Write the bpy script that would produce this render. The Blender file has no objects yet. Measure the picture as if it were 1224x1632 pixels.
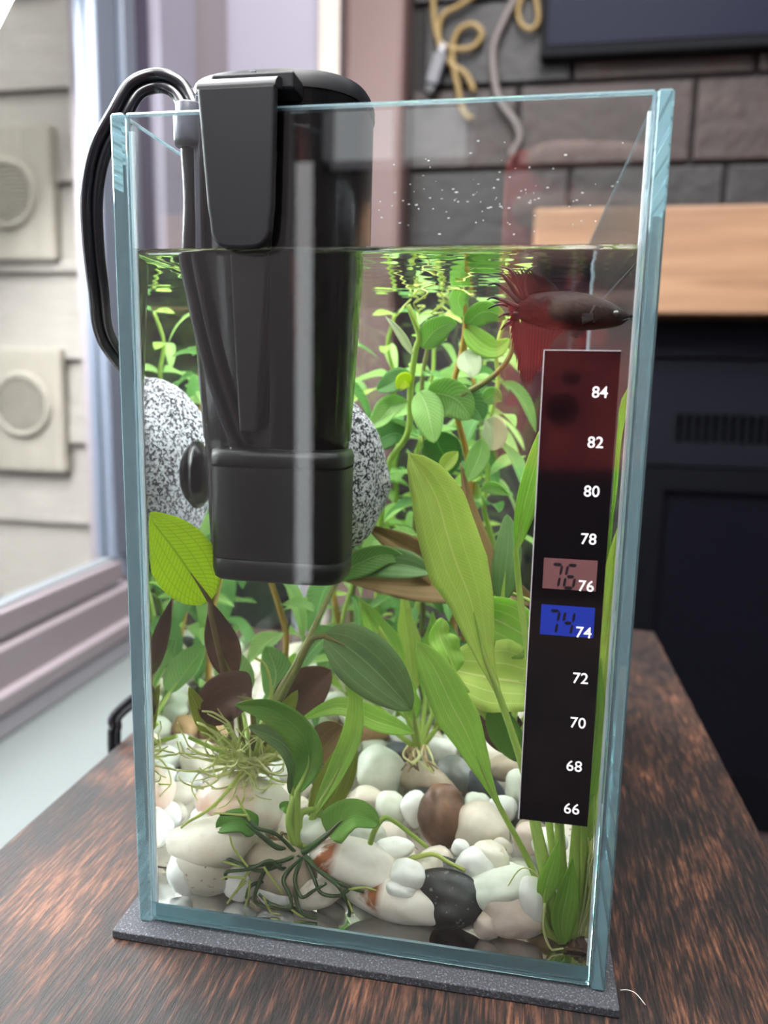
import bpy, math, random
from mathutils import Vector, Matrix, noise
random.seed(7)
SC = bpy.context.scene
COL = SC.collection

# ------------------------------------------------------------------ camera
CAMP = Vector((0.11189, -0.2, 0.16944)); YAW, PITCH, ROLL, FPX = 0.17712, 0.16723, 0.020653, 1217.33
_f = Vector((-math.sin(YAW)*math.cos(PITCH), math.cos(YAW)*math.cos(PITCH), -math.sin(PITCH)))
_r = Vector((math.cos(YAW), math.sin(YAW), 0)); _u = _r.cross(_f)
CR = math.cos(ROLL)*_r + math.sin(ROLL)*_u
CU = -math.sin(ROLL)*_r + math.cos(ROLL)*_u
CF = _f
cd = bpy.data.cameras.new('camera'); cam = bpy.data.objects.new('camera', cd); COL.objects.link(cam)
cam.matrix_world = Matrix(((CR.x, CU.x, -CF.x, CAMP.x), (CR.y, CU.y, -CF.y, CAMP.y), (CR.z, CU.z, -CF.z, CAMP.z), (0, 0, 0, 1)))
cd.sensor_fit = 'HORIZONTAL'; cd.sensor_width = 36; cd.lens = FPX/1224*36
cd.clip_start = 0.005; cd.clip_end = 60
cd.dof.use_dof = True; cd.dof.focus_distance = 0.222; cd.dof.aperture_fstop = 13.0
SC.camera = cam

# ------------------------------------------------------------------ light, exposure
W = bpy.data.worlds.new('world'); SC.world = W; W.use_nodes = True
bg = W.node_tree.nodes['Background']; bg.inputs[0].default_value = (0.93, 0.96, 1.0, 1); bg.inputs[1].default_value = 1.25
SC.view_settings.view_transform = 'Standard'; SC.view_settings.look = 'None'
SC.view_settings.exposure = 1.05; SC.view_settings.gamma = 1; SC.view_settings.use_curve_mapping = False
cy = SC.cycles
cy.max_bounces = 20; cy.transmission_bounces = 18; cy.glossy_bounces = 10; cy.diffuse_bounces = 4
cy.transparent_max_bounces = 16; cy.caustics_refractive = True; cy.caustics_reflective = True
cy.sample_clamp_indirect = 14; cy.blur_glossy = 0.6; cy.use_denoising = True

def area(name, loc, target, sx, sy, power, col=(1, 1, 1)):
    l = bpy.data.lights.new(name, 'AREA'); l.shape = 'RECTANGLE'; l.size = sx; l.size_y = sy; l.energy = power; l.color = col
    o = bpy.data.objects.new(name, l); COL.objects.link(o); o.location = loc
    o.rotation_euler = (Vector(target)-Vector(loc)).to_track_quat('-Z', 'Y').to_euler(); return o
area('window_daylight', (-0.62, 0.25, 0.75), (0.07, 0.1, 0.08), 1.1, 0.9, 40, (0.95, 0.98, 1.0))
area('overhead_fill', (0.25, -0.25, 2.3), (0.07, 0.1, 0.1), 1.4, 1.4, 62, (1, 0.98, 0.95))  # added overhead fill lamp for the tank interior; the room shows no skylight
area('rear_fill', (0.05, -1.3, 1.95), (0.07, 0.05, 0.1), 1.3, 0.8, 34, (1, 0.99, 0.96))  # added fill lamp above and behind the camera, brightens the leaf fronts

# ------------------------------------------------------------------ pixel ray -> point at a real depth
def ray(px, py):
    return ((px-612)/FPX*CR - (py-816)/FPX*CU + CF).normalized()
WZ = 0.2030       # water level
def _snell(v, n):
    s = Vector((v.x/n, 0, v.z/n)); s.y = math.sqrt(max(1e-6, 1-s.x*s.x-s.z*s.z)); return s
def at(px, py, Y, wet=None):
    v = ray(px, py)
    if Y <= 0: return CAMP + v*((Y-CAMP.y)/v.y)
    P = CAMP + v*((0-CAMP.y)/v.y)
    if P.x < -0.002 or P.x > 0.145 or P.z < -0.01 or P.z > 0.24:
        return CAMP + v*((Y-CAMP.y)/v.y)
    g = _snell(v, 1.5); t = 0.004
    P = P + g*(t/g.y)
    if wet is None: wet = P.z < WZ-0.0005
    w = _snell(v, 1.333) if wet else v
    return P + w*((Y-P.y)/w.y)
def onx(px, py, X):
    v = ray(px, py); return CAMP + v*((X-CAMP.x)/v.x)
def mmpp(px, py, Y):       # metres per pixel
    return (at(px+4, py, Y)-at(px-4, py, Y)).length/8
def wet_z(px, py, zc):     # depth at which the ray reaches height zc
    a, b = 0.006, 0.205
    for _ in range(30):
        m = (a+b)/2
        if at(px, py, m, True).z > zc: a = m
        else: b = m
    return (a+b)/2

# ------------------------------------------------------------------ mesh helpers
def me(name, V, F, smooth=True, uv=None, mats=(), fm=None):
    m = bpy.data.meshes.new(name); m.from_pydata([tuple(v) for v in V], [], F); m.update()
    if smooth: m.polygons.foreach_set('use_smooth', [True]*len(F))
    if uv:
        l = m.uv_layers.new(name='UVMap'); d = []
        for p in m.polygons:
            for vi in p.vertices: d += uv[vi]
        l.data.foreach_set('uv', d)
    for k in mats: m.materials.append(k)
    if fm: m.polygons.foreach_set('material_index', fm)
    return m
def obj(name, mesh, mat=None, parent=None, loc=(0, 0, 0)):
    if mat and not mesh.materials: mesh.materials.append(mat)
    o = bpy.data.objects.new(name, mesh); COL.objects.link(o); o.location = loc
    if parent: o.parent = parent
    return o
def tag(o, label=None, cat=None, group=None, kind=None):
    if label: o['label'] = label
    if cat: o['category'] = cat
    if group: o['group'] = group
    if kind: o['kind'] = kind
    return o
def empty(name, loc=(0, 0, 0), label=None, cat=None, group=None):
    o = bpy.data.objects.new(name, None); COL.objects.link(o); o.location = loc; o.empty_display_size = 0.01
    return tag(o, label, cat, group)
class MB:
    def __init__(s): s.V = []; s.F = []; s.M = []
    def add(s, V, F, mi=0):
        n = len(s.V); s.V += [Vector(v) for v in V]; s.F += [tuple(i+n for i in f) for f in F]; s.M += [mi]*len(F); return s
    def box(s, a, b, mi=0):
        x0, y0, z0 = a; x1, y1, z1 = b
        return s.add([(x0,y0,z0),(x1,y0,z0),(x1,y1,z0),(x0,y1,z0),(x0,y0,z1),(x1,y0,z1),(x1,y1,z1),(x0,y1,z1)],
              [(0,3,2,1),(4,5,6,7),(0,1,5,4),(1,2,6,5),(2,3,7,6),(3,0,4,7)], mi)
    def tube(s, pts, r, n=8, flat=None, cap=True):
        P = [Vector(p) for p in pts]; V = []; F = []; k = len(P)
        up = None
        for i in range(k):
            T = (P[min(i+1, k-1)]-P[max(i-1, 0)])
            T = T.normalized() if T.length > 1e-9 else Vector((0, 0, 1))
            if up is None:
                up = T.cross(Vector((0, 1, 0)))
                if up.length < .1: up = T.cross(Vector((1, 0, 0)))
            up = (up - T*up.dot(T)); up = up.normalized() if up.length > 1e-9 else T.orthogonal().normalized()
            B = T.cross(up)
            rr = r(i/(k-1)) if callable(r) else r
            fr = flat or 1
            for j in range(n):
                a = 2*math.pi*j/n; V.append(P[i]+up*(math.cos(a)*rr)+B*(math.sin(a)*rr*fr))
        for i in range(k-1):
            for j in range(n):
                F.append((i*n+j, i*n+(j+1) % n, (i+1)*n+(j+1) % n, (i+1)*n+j))
        if cap: F += [tuple(range(n-1, -1, -1)), tuple(range((k-1)*n, k*n))]
        return s.add(V, F)
    def build(s, name, mat, parent=None, smooth=False, bevel=0, seg=2, origin=None):
        mats = mat if isinstance(mat, (list, tuple)) else [mat]
        V = s.V
        if origin is not None: V = [v-Vector(origin) for v in V]
        m = me(name, V, s.F, smooth, mats=mats, fm=s.M)
        o = obj(name, m, None, parent, origin or (0, 0, 0))
        if bevel:
            b = o.modifiers.new('bevel', 'BEVEL'); b.width = bevel; b.segments = seg; b.limit_method = 'ANGLE'
        return o
def cr(pts, n=6):          # Catmull-Rom through 3D points
    P = [Vector(p) for p in pts]
    if len(P) == 2: return [P[0].lerp(P[1], i/n) for i in range(n+1)]
    Q = [P[0]*2-P[1]]+P+[P[-1]*2-P[-2]]; out = []
    for i in range(1, len(Q)-2):
        a, b, c, d = Q[i-1:i+3]
        for k in range(n):
            t = k/n
            out.append(0.5*((2*b)+(c-a)*t+(2*a-5*b+4*c-d)*t*t+(3*b-a-3*c+d)*t**3))
    out.append(P[-1]); return out
def pxpath(L): return [at(*p) for p in L]
def lathe_oval(cx, cyy, prof, n=40, pw=2.0):
    # prof: (z, rx, ry); superellipse sections
    V = []; F = []
    for z, rx, ry in prof:
        for j in range(n):
            a = 2*math.pi*j/n; c, s = math.cos(a), math.sin(a)
            V.append((cx+rx*math.copysign(abs(c)**(2/pw), c), cyy+ry*math.copysign(abs(s)**(2/pw), s), z))
    for i in range(len(prof)-1):
        for j in range(n): F.append((i*n+j, i*n+(j+1) % n, (i+1)*n+(j+1) % n, (i+1)*n+j))
    F += [tuple(range(n-1, -1, -1)), tuple(range((len(prof)-1)*n, len(prof)*n))]
    return V, F

# ------------------------------------------------------------------ materials
class NT:
    def __init__(s, name):
        s.m = bpy.data.materials.new(name); s.m.use_nodes = True; s.t = s.m.node_tree; s.t.nodes.clear()
        s.out = s.n('ShaderNodeOutputMaterial')
    def n(s, ty, **k):
        x = s.t.nodes.new(ty)
        for a, b in k.items(): setattr(x, a, b)
        return x
    def l(s, a, b): s.t.links.new(a, b)
    def put(s, sock, v):
        if isinstance(v, bpy.types.NodeSocket): s.l(v, sock)
        elif isinstance(v, (tuple, list)): sock.default_value = tuple(v)+((1,) if len(v) == 3 and len(sock.default_value) == 4 else ())
        else: sock.default_value = v
    def math(s, op, a, b=0.0, c=None, clamp=False):
        x = s.n('ShaderNodeMath', operation=op); x.use_clamp = clamp; s.put(x.inputs[0], a); s.put(x.inputs[1], b)
        if c is not None: s.put(x.inputs[2], c)
        return x.outputs[0]
    def mix(s, f, a, b):
        x = s.n('ShaderNodeMix', data_type='RGBA'); s.put(x.inputs[0], f); s.put(x.inputs[6], a); s.put(x.inputs[7], b); return x.outputs[2]
    def noise(s, scale=5, detail=3, rough=.5, vec=None, dist=0):
        x = s.n('ShaderNodeTexNoise'); x.inputs['Scale'].default_value = scale; x.inputs['Detail'].default_value = detail
        x.inputs['Roughness'].default_value = rough; x.inputs['Distortion'].default_value = dist
        if vec: s.l(vec, x.inputs['Vector'])
        return x.outputs['Fac']
    def ramp(s, f, stops):
        x = s.n('ShaderNodeValToRGB'); e = x.color_ramp.elements
        while len(e) > 1: e.remove(e[-1])
        e[0].position = stops[0][0]; e[0].color = tuple(stops[0][1])+(1,)
        for p, c in stops[1:]:
            k = e.new(p); k.color = tuple(c)+(1,)
        s.l(f, x.inputs[0]); return x.outputs[0]
    def obj(s, scale=(1, 1, 1)):
        c = s.n('ShaderNodeTexCoord'); m = s.n('ShaderNodeMapping'); m.inputs['Scale'].default_value = scale
        s.l(c.outputs['Object'], m.inputs[0]); return m.outputs[0]
    def bump(s, h, st=.3, d=.001):
        x = s.n('ShaderNodeBump'); x.inputs['Strength'].default_value = st; x.inputs['Distance'].default_value = d; s.l(h, x.inputs['Height']); return x.outputs[0]
    def pbr(s, col, rough=.5, spec=.5, metal=0, nrm=None, coat=0, sss=0, ior=None):
        x = s.n('ShaderNodeBsdfPrincipled'); s.put(x.inputs['Base Color'], col); s.put(x.inputs['Roughness'], rough)
        x.inputs['Specular IOR Level'].default_value = spec; x.inputs['Metallic'].default_value = metal
        if coat: x.inputs['Coat Weight'].default_value = coat; x.inputs['Coat Roughness'].default_value = .03
        if nrm: s.l(nrm, x.inputs['Normal'])
        return x.outputs[0]
    def done(s, sh): s.l(sh, s.out.inputs[0]); return s.m
def rgb(r, g, b):
    f = lambda c: ((c/255+.055)/1.055)**2.4 if c > 10 else c/255/12.92
    return (f(r), f(g), f(b))
def simple(name, c, rough=.5, spec=.5, metal=0, var=0, vs=8, bump=0, bs=200, coat=0):
    t = NT(name); col = c; nr = None
    if var:
        col = t.mix(t.noise(vs, 4, .6, t.obj()), tuple(x*(1-var) for x in c), tuple(min(1, x*(1+var)) for x in c))
    if bump: nr = t.bump(t.noise(bs, 3, .5, t.obj()), bump)
    return t.done(t.pbr(col, rough, spec, metal, nr, coat))

def glassmat(name, col, ior, diff=None, dmix=0, rough=0):
    t = NT(name); g = t.n('ShaderNodeBsdfGlass'); t.put(g.inputs['Color'], col); g.inputs['IOR'].default_value = ior; g.inputs['Roughness'].default_value = rough
    sh = g.outputs[0]
    if diff:
        d = t.n('ShaderNodeBsdfDiffuse'); t.put(d.inputs[0], diff); tr = t.n('ShaderNodeBsdfTranslucent'); t.put(tr.inputs[0], diff)
        m0 = t.n('ShaderNodeMixShader'); m0.inputs[0].default_value = .5; t.l(d.outputs[0], m0.inputs[1]); t.l(tr.outputs[0], m0.inputs[2])
        m = t.n('ShaderNodeMixShader'); t.put(m.inputs[0], dmix); t.l(sh, m.inputs[1]); t.l(m0.outputs[0], m.inputs[2]); sh = m.outputs[0]
    return t.done(sh)
M = {}
M['glass'] = glassmat('clear_glass', (.985, .995, .99), 1.5)
M['edge'] = glassmat('teal_glass_edge', (.78, .92, .94), 1.5, (.22, .33, .37), .34, .02)
M['window_glass'] = glassmat('window_glass', (.97, .98, .98), 1.02)
M['water'] = glassmat('water', (.992, .998, .992), 1.333)
M['silicone_glint'] = simple('silicone_glint', (.80, .86, .92), .35)  # seam silicone, whitened to paint in the bright chamfer reflection beside it
M['edge_frost'] = glassmat('frosted_teal_edge', (.74, .92, .95), 1.5, (.20, .34, .39), .72, .03)
def m_wood():
    t = NT('rustic_wood'); v = t.obj((26, 9, 26)); v2 = t.obj((420, 34, 420)); v3 = t.obj((9, 6, 9))
    a = t.noise(1, 5, .62, v, 1.2); b = t.noise(2.2, 4, .7, v2); c = t.noise(2.2, 4, .6, v3, .6)
    f = t.math('ADD', t.math('MULTIPLY', a, .55), t.math('MULTIPLY', c, .45))
    f = t.math('ADD', f, t.math('MULTIPLY', t.math('SUBTRACT', b, .5), .95))
    col = t.ramp(f, [(.34, rgb(8, 7, 8)), (.45, rgb(17, 12, 11)), (.53, rgb(32, 20, 16)), (.61, rgb(54, 33, 23)), (.72, rgb(84, 55, 40))])
    return t.done(t.pbr(col, t.math('MULTIPLY_ADD', b, .25, .45), .25, 0, t.bump(b, .7, .0006)))
M['wood'] = m_wood()
def m_mat():
    t = NT('foam_mat'); n = t.noise(1500, 3, .7, t.obj()); col = t.ramp(n, [(.3, rgb(20, 21, 24)), (.55, rgb(36, 37, 42)), (.72, rgb(96, 98, 106))])
    return t.done(t.pbr(col, .75, .4, 0, t.bump(n, .5, .0004)))
M['mat'] = m_mat()
M['black'] = simple('black_plastic', rgb(10, 10, 13), .3, .5)
M['black_matte'] = simple('matte_black_plastic', rgb(13, 14, 18), .4, .4)
M['black_gloss'] = simple('gloss_black_plastic', rgb(6, 6, 8), .16, .6)
M['cord'] = simple('cord_rubber', rgb(24, 25, 31), .22, .7)
M['grey_plastic'] = simple('grey_plastic', rgb(70, 73, 82), .3)
def m_granite():
    t = NT('speckled_granite'); v = t.obj(); n = t.noise(760, 2, .6, v); n2 = t.noise(1500, 2, .5, v)
    f = t.math('ADD', t.math('MULTIPLY', n, .65), t.math('MULTIPLY', n2, .35))
    col = t.ramp(f, [(.42, rgb(30, 32, 36)), (.475, rgb(92, 94, 100)), (.505, rgb(180, 182, 188)), (.62, rgb(208, 210, 214))])
    return t.done(t.pbr(col, .7, .3, 0, t.bump(t.noise(90, 4, .6, v), .5, .002)))
M['granite'] = m_granite()

def m_leaf(name, c1, c2, vein, style='sword', trans=.45, vs=.6):
    t = NT(name); uvn = t.n('ShaderNodeUVMap'); sx = t.n('ShaderNodeSeparateXYZ'); t.l(uvn.outputs[0], sx.inputs[0]); u, v = sx.outputs[0], sx.outputs[1]
    a = t.math('ABSOLUTE', t.math('SUBTRACT', v, .5))
    line = lambda x, w: t.math('SUBTRACT', 1.0, t.math('DIVIDE', t.math('ABSOLUTE', x), w), clamp=True)
    mid = line(a, .028)
    if style == 'sword':
        side = t.math('MAXIMUM', line(t.math('SUBTRACT', a, .2), .016), line(t.math('SUBTRACT', a, .36), .010))
        cross = t.math('MULTIPLY', t.math('POWER', t.math('ABSOLUTE', t.math('SINE', t.math('ADD', t.math('MULTIPLY', u, 190), t.math('MULTIPLY', a, 40)))), 10), .35)
    elif style == 'net':
        # side veins bow from the midrib towards the tip, fine rungs between
        side = t.math('MAXIMUM', line(t.math('SUBTRACT', a, .17), .012), line(t.math('SUBTRACT', a, .33), .012))
        cross = t.math('MULTIPLY', t.math('POWER', t.math('ABSOLUTE', t.math('SINE', t.math('MULTIPLY', t.math('ADD', u, t.math('MULTIPLY', a, .35)), 75))), 14), .6)
    else:
        ph = t.math('SINE', t.math('MULTIPLY', t.math('SUBTRACT', u, t.math('MULTIPLY', a, .55)), 44))
        side = t.math('MULTIPLY', t.math('POWER', t.math('ABSOLUTE', ph), 22), .8)
        cross = t.math('MULTIPLY', t.noise(60, 2), .15)
    f = t.math('MULTIPLY', t.math('MAXIMUM', mid, t.math('MAXIMUM', t.math('MULTIPLY', side, .7), cross)), vs, clamp=True)
    oi = t.n('ShaderNodeObjectInfo')
    nz = t.math('ADD', t.math('MULTIPLY', t.noise(55, 4, .6, t.obj()), .9), t.math('MULTIPLY', t.math('SUBTRACT', oi.outputs['Random'], .5), .5))
    base = t.mix(t.math('MULTIPLY_ADD', nz, 1.6, -.3, clamp=True), c1, c2)
    col = t.mix(f, base, vein)
    nr = t.bump(t.math('ADD', f, t.math('MULTIPLY', t.noise(300, 2, .5, t.obj()), .3)), .35, .0006)
    p = t.pbr(col, .5, .3, 0, nr); tr = t.n('ShaderNodeBsdfTranslucent'); t.l(col, tr.inputs[0])
    m = t.n('ShaderNodeMixShader'); m.inputs[0].default_value = trans; t.l(p, m.inputs[1]); t.l(tr.outputs[0], m.inputs[2])
    return t.done(m.outputs[0])
L = {}
L['yellow'] = m_leaf('yellow_green_leaf', rgb(187, 211, 101), rgb(211, 231, 134), rgb(248, 248, 185), 'sword', 0.58, .7)
L['fresh'] = m_leaf('fresh_green_leaf', rgb(152, 200, 79), rgb(187, 227, 114), rgb(242, 248, 180), 'sword', 0.58, .7)
L['bright'] = m_leaf('bright_netted_leaf', rgb(206, 228, 44), rgb(220, 238, 70), rgb(140, 170, 40), 'net', 0.65, .75)
L['mid'] = m_leaf('mid_green_leaf', rgb(110, 164, 83), rgb(150, 202, 114), rgb(242, 248, 194), 'pinn', 0.50, .6)
L['stem'] = m_leaf('stem_plant_leaf', rgb(134, 183, 92), rgb(176, 220, 130), rgb(235, 248, 198), 'pinn', 0.55, .75)
L['stemdark'] = m_leaf('stem_plant_leaf_dark', rgb(79, 130, 64), rgb(114, 167, 92), rgb(187, 248, 154), 'pinn', 0.55, .55)
L['dark'] = m_leaf('dark_green_leaf', rgb(82, 138, 46), rgb(118, 166, 66), rgb(127, 209, 100), 'pinn', 0.35, .35)
L['grey'] = m_leaf('dull_green_leaf', rgb(102, 138, 84), rgb(132, 168, 106), rgb(184, 229, 151), 'sword', 0.40, .35)
L['olive'] = m_leaf('olive_leaf', rgb(140, 150, 65), rgb(190, 202, 96), rgb(242, 248, 148), 'sword', 0.55, .5)
L['brown'] = m_leaf('brown_leaf', rgb(127, 104, 66), rgb(159, 134, 87), rgb(202, 169, 112), 'sword', 0.40, .5)
L['purple'] = m_leaf('purple_brown_leaf', rgb(92, 67, 57), rgb(126, 94, 76), rgb(141, 108, 90), 'sword', 0.35, .35)
L['pale'] = m_leaf('pale_leaf', rgb(196, 208, 168), rgb(222, 230, 202), rgb(240, 245, 225), 'pinn', .5, .6)
def m_stalk(n, c1, c2, tr=.3):
    t = NT(n); col = t.mix(t.noise(120, 3, .6, t.obj()), c1, c2); p = t.pbr(col, .4, .4); q = t.n('ShaderNodeBsdfTranslucent'); t.l(col, q.inputs[0])
    m = t.n('ShaderNodeMixShader'); m.inputs[0].default_value = tr; t.l(p, m.inputs[1]); t.l(q.outputs[0], m.inputs[2]); return t.done(m.outputs[0])
S = dict(green=m_stalk('green_stalk', rgb(160, 192, 84), rgb(190, 214, 116)), olive=m_stalk('olive_stalk', rgb(112, 118, 60), rgb(150, 150, 86)),
         brown=m_stalk('brown_stalk', rgb(112, 92, 62), rgb(150, 126, 84)), orange=m_stalk('orange_stalk', rgb(196, 134, 70), rgb(190, 176, 84)),
         pale=m_stalk('pale_root', rgb(214, 220, 140), rgb(232, 234, 186)), darkroot=m_stalk('dark_green_root', rgb(52, 82, 52), rgb(86, 116, 62)),
         tip=m_stalk('root_tip', rgb(182, 200, 96), rgb(208, 216, 130)), tan=m_stalk('tan_root', rgb(150, 122, 84), rgb(196, 172, 124)), dirt=m_stalk('dark_root', rgb(46, 34, 26), rgb(90, 62, 42), .1))
def m_stone(name, c1, c2, sc=60, stain=None, rough=.42, speck=None, sharp=1.6, tip=False):
    t = NT(name); v = t.obj(); oi = t.n('ShaderNodeObjectInfo'); va = t.n('ShaderNodeVectorMath', operation='ADD'); t.l(v, va.inputs[0]); t.l(oi.outputs['Location'], va.inputs[1]); v = va.outputs[0]; col = t.mix(t.math('MULTIPLY_ADD', t.noise(sc, 5, .6, v, .5), sharp*1.5, .5-sharp*.75, clamp=True), c1, c2); col = t.mix(t.math('MULTIPLY', t.math('MULTIPLY_ADD', t.noise(240, 4, .7, v), 5, -2.6, clamp=True), .28), col, tuple(x*.72 for x in c1))
    if stain:
        f = t.math('MULTIPLY', t.math('SUBTRACT', t.noise(stain[1], 4, .65, v, 1.0), stain[2]), 8, clamp=True)
        if tip: sx = t.n('ShaderNodeSeparateXYZ'); t.l(t.obj(), sx.inputs[0]); f = t.math('MULTIPLY', f, t.math('MULTIPLY_ADD', sx.outputs[0], -420, -2.2, clamp=True))
        col = t.mix(f, col, stain[0])
    if speck:
        f = t.math('MULTIPLY', t.math('SUBTRACT', t.noise(500, 2, .5, v), .64), 12, clamp=True); col = t.mix(f, col, speck)
    return t.done(t.pbr(col, rough, .4, 0, t.bump(t.noise(170, 4, .6, v), .25, .0006)))
P = dict(white=m_stone('white_stone', rgb(232, 233, 228), rgb(248, 248, 245), 70),
         greenwhite=m_stone('cool_white_stone', rgb(214, 220, 204), rgb(236, 240, 228), 70),
         cream=m_stone('cream_stone', rgb(218, 204, 184), rgb(240, 234, 222), 60, (rgb(190, 140, 80), 60, .64)),
         rust=m_stone('rust_stained_stone', rgb(222, 214, 202), rgb(240, 236, 228), 90, (rgb(140, 78, 30), 62, .44), tip=True),
         pink=m_stone('pink_quartz', rgb(240, 236, 224), rgb(222, 184, 164), 46, None, .28, sharp=2.6),
         pinkgrey=m_stone('pinkish_stone', rgb(206, 184, 172), rgb(228, 214, 204), 60),
         greycream=m_stone('grey_cream_stone', rgb(198, 190, 174), rgb(226, 220, 208), 60, None, .45, rgb(110, 88, 66)),
         beige=m_stone('beige_stone', rgb(158, 142, 122), rgb(184, 170, 150), 80),
         brown=m_stone('brown_stone', rgb(72, 52, 44), rgb(150, 112, 88), 70),
         slate=m_stone('slate_stone', rgb(24, 27, 28), rgb(48, 51, 51), 130, None, .5, rgb(130, 132, 130)),
         grey=m_stone('grey_stone', rgb(92, 98, 96), rgb(136, 140, 132), 60),
         orange=m_stone('tan_stone', rgb(170, 132, 88), rgb(198, 164, 122), 60),
         navy=m_stone('blue_grey_stone', rgb(48, 56, 64), rgb(84, 92, 98), 90))

# ------------------------------------------------------------------ the room
FY = 1.42                                   # plane of the fireplace wall
white_paint = simple('white_paint', rgb(140, 138, 144), .45, .4, var=.04)
pinkish_paint = simple('pinkish_paint', rgb(132, 123, 127), .5, .3, var=.04)
lav_paint = simple('lavender_white_paint', rgb(134, 130, 144), .5, .3, var=.03)
ivory = simple('ivory_trim', rgb(172, 160, 152), .45)
column_paint = simple('brown_pink_column', rgb(88, 68, 66), .5, .3, var=.08)
dark_wall = simple('dim_rear_wall', rgb(44, 38, 38), .7, .2, var=.1)
def box(name, a, b, mat, parent=None, bevel=0, kind='structure', smooth=False):
    o = MB().box(a, b).build(name, mat, parent, smooth, bevel)
    if kind and not parent: o['kind'] = kind
    return o
LX = -0.5
def lz(py): return onx(0, py, LX).z
z_sash, z_rail, z_frame, z_ledge = lz(966), lz(1023), lz(1100), lz(1164)
yj = onx(158, 300, LX).y                    # far jamb of the window
yc = onx(365, 250, LX).y                    # corner with the far wall
box('floor', (-2.6, -2.0, -0.80), (2.6, FY+.3, -0.75), simple('dark_floor', rgb(48, 40, 40), .5, .3, var=.2))
wr = MB()   # rear wall with a tall narrow opening and a high window
for a_, b_ in (((-2.6, -.75), (-.525, 1.9)), ((-.525, .75), (-.45, 1.9)), ((-.45, -.75), (-.42, 1.9)), ((-.42, -.75), (-.04, .70)), ((-.42, 1.5), (-.04, 1.9)), ((-.04, -.75), (2.6, 1.9))):
    wr.box((a_[0], -1.9, a_[1]), (b_[0], -1.8, b_[1]))
o = wr.build('wall_rear', dark_wall); o['kind'] = 'structure'
w2 = MB()
for a_, b_ in (((-.42, .70), (-.40, 1.5)), ((-.06, .70), (-.04, 1.5)), ((-.42, .70), (-.04, .72)), ((-.42, 1.48), (-.04, 1.5)), ((-.24, .72), (-.22, 1.48))): w2.box((a_[0], -1.83, a_[1]), (b_[0], -1.79, b_[1]))
o = w2.build('window_2', white_paint); o['kind'] = 'structure'
box('wall_right', (2.4, -1.8, -0.75), (2.5, FY+.3, 1.9), dark_wall)
# left wall: the window opening runs along it
box('wall_left', (LX-.10, yj+.10, -0.75), (LX, yc, 2.1), pinkish_paint)
wl = MB(); wl.box((LX-.10, -1.8, -0.75), (LX, yj+.10, z_frame-.001)); wl.box((LX-.10, -1.8, 1.75), (LX, yj+.10, 2.1)); wl.box((LX-.10, -1.8, z_frame), (LX, -.45, 1.75))
o = wl.build('wall_left', pinkish_paint); o['kind'] = 'structure'
win = empty('window_1', (LX, 0, z_frame)); win['kind'] = 'structure'
def wpart(n, a, b, mat, bevel=.003):
    o = MB().box(a, b).build(n, mat, None, False, bevel); o.parent = win; o.matrix_parent_inverse = Matrix.Translation((-LX, 0, -z_frame)); return o
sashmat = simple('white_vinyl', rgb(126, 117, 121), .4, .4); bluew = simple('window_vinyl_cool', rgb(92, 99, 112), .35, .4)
wpart('bottom_rail', (LX-.02, -.45, z_rail+.004), (LX+.004, yj+.02, z_sash-.006), sashmat)
wpart('lower_frame', (LX-.06, -.45, z_frame), (LX+.012, yj+.05, z_rail-.004), sashmat)
wpart('gasket', (LX-.022, -.45, z_sash-.006), (LX-.004, yj+.004, z_sash), simple('grey_gasket', rgb(120, 124, 128), .5), .001)
wpart('far_stile', (LX-.03, yj, z_sash), (LX+.004, yj+.055, 1.7), bluew)
wpart('far_jamb', (LX-.05, yj+.063, z_rail), (LX+.012, yj+.10, 1.75), bluew)
wpart('near_stile', (LX-.03, -.45, z_sash), (LX+.004, -.38, 1.7), bluew)
wpart('top_rail', (LX-.03, -.45, 1.7), (LX+.004, yj+.055, 1.75), bluew)
wpart('pane', (LX-.016, -.38, z_sash), (LX-.012, yj, 1.7), M['window_glass'], 0)
box('trim_1', (LX, onx(240, 200, LX).y, z_frame), (LX+.02, onx(298, 200, LX).y, 2.1), lav_paint, bevel=.003)
box('gap_shade_strip', (LX-.001, onx(220, 200, LX).y, z_frame), (LX+.003, onx(238, 200, LX).y, 2.1), simple('shadow_gap', rgb(60, 52, 72), .6), bevel=.001)  # dark strip painted in for the shaded gap between the trim boards
box('trim_2', (LX, -.45, z_ledge), (LX+.02, yc-.02, z_frame-.02), white_paint, bevel=.003)
box('trim_3', (LX, -.45, z_frame-.02), (LX+.024, yj+.2, z_frame+.006), sashmat, bevel=.004)
sill = box('window_seat', (LX+.0, -.40, z_ledge-.04), (-0.086, 0.9, z_ledge), simple('white_ledge', rgb(92, 97, 96), .35, .4), bevel=.004, kind=None)
tag(sill, 'low white window ledge between the table and the window wall', 'ledge', kind='structure')
# far wall
xc0, xc1 = at(545, 250, FY).x, at(640, 250, FY).x
box('wall_back', (LX-.1, yc, -0.75), (xc0+.01, yc+.05, 2.1), lav_paint)
box('trim_4', (at(510, 200, yc).x, yc-.02, -0.75), (at(543, 200, yc).x, yc, 2.1), ivory, bevel=.003)
cxa, cxb = at(545, 250, yc-.03).x, at(640, 250, yc-.03).x
box('trim_5', (cxa, yc-.03, -0.75), (cxb, FY+.1, 2.1), column_paint, bevel=.012)
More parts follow.
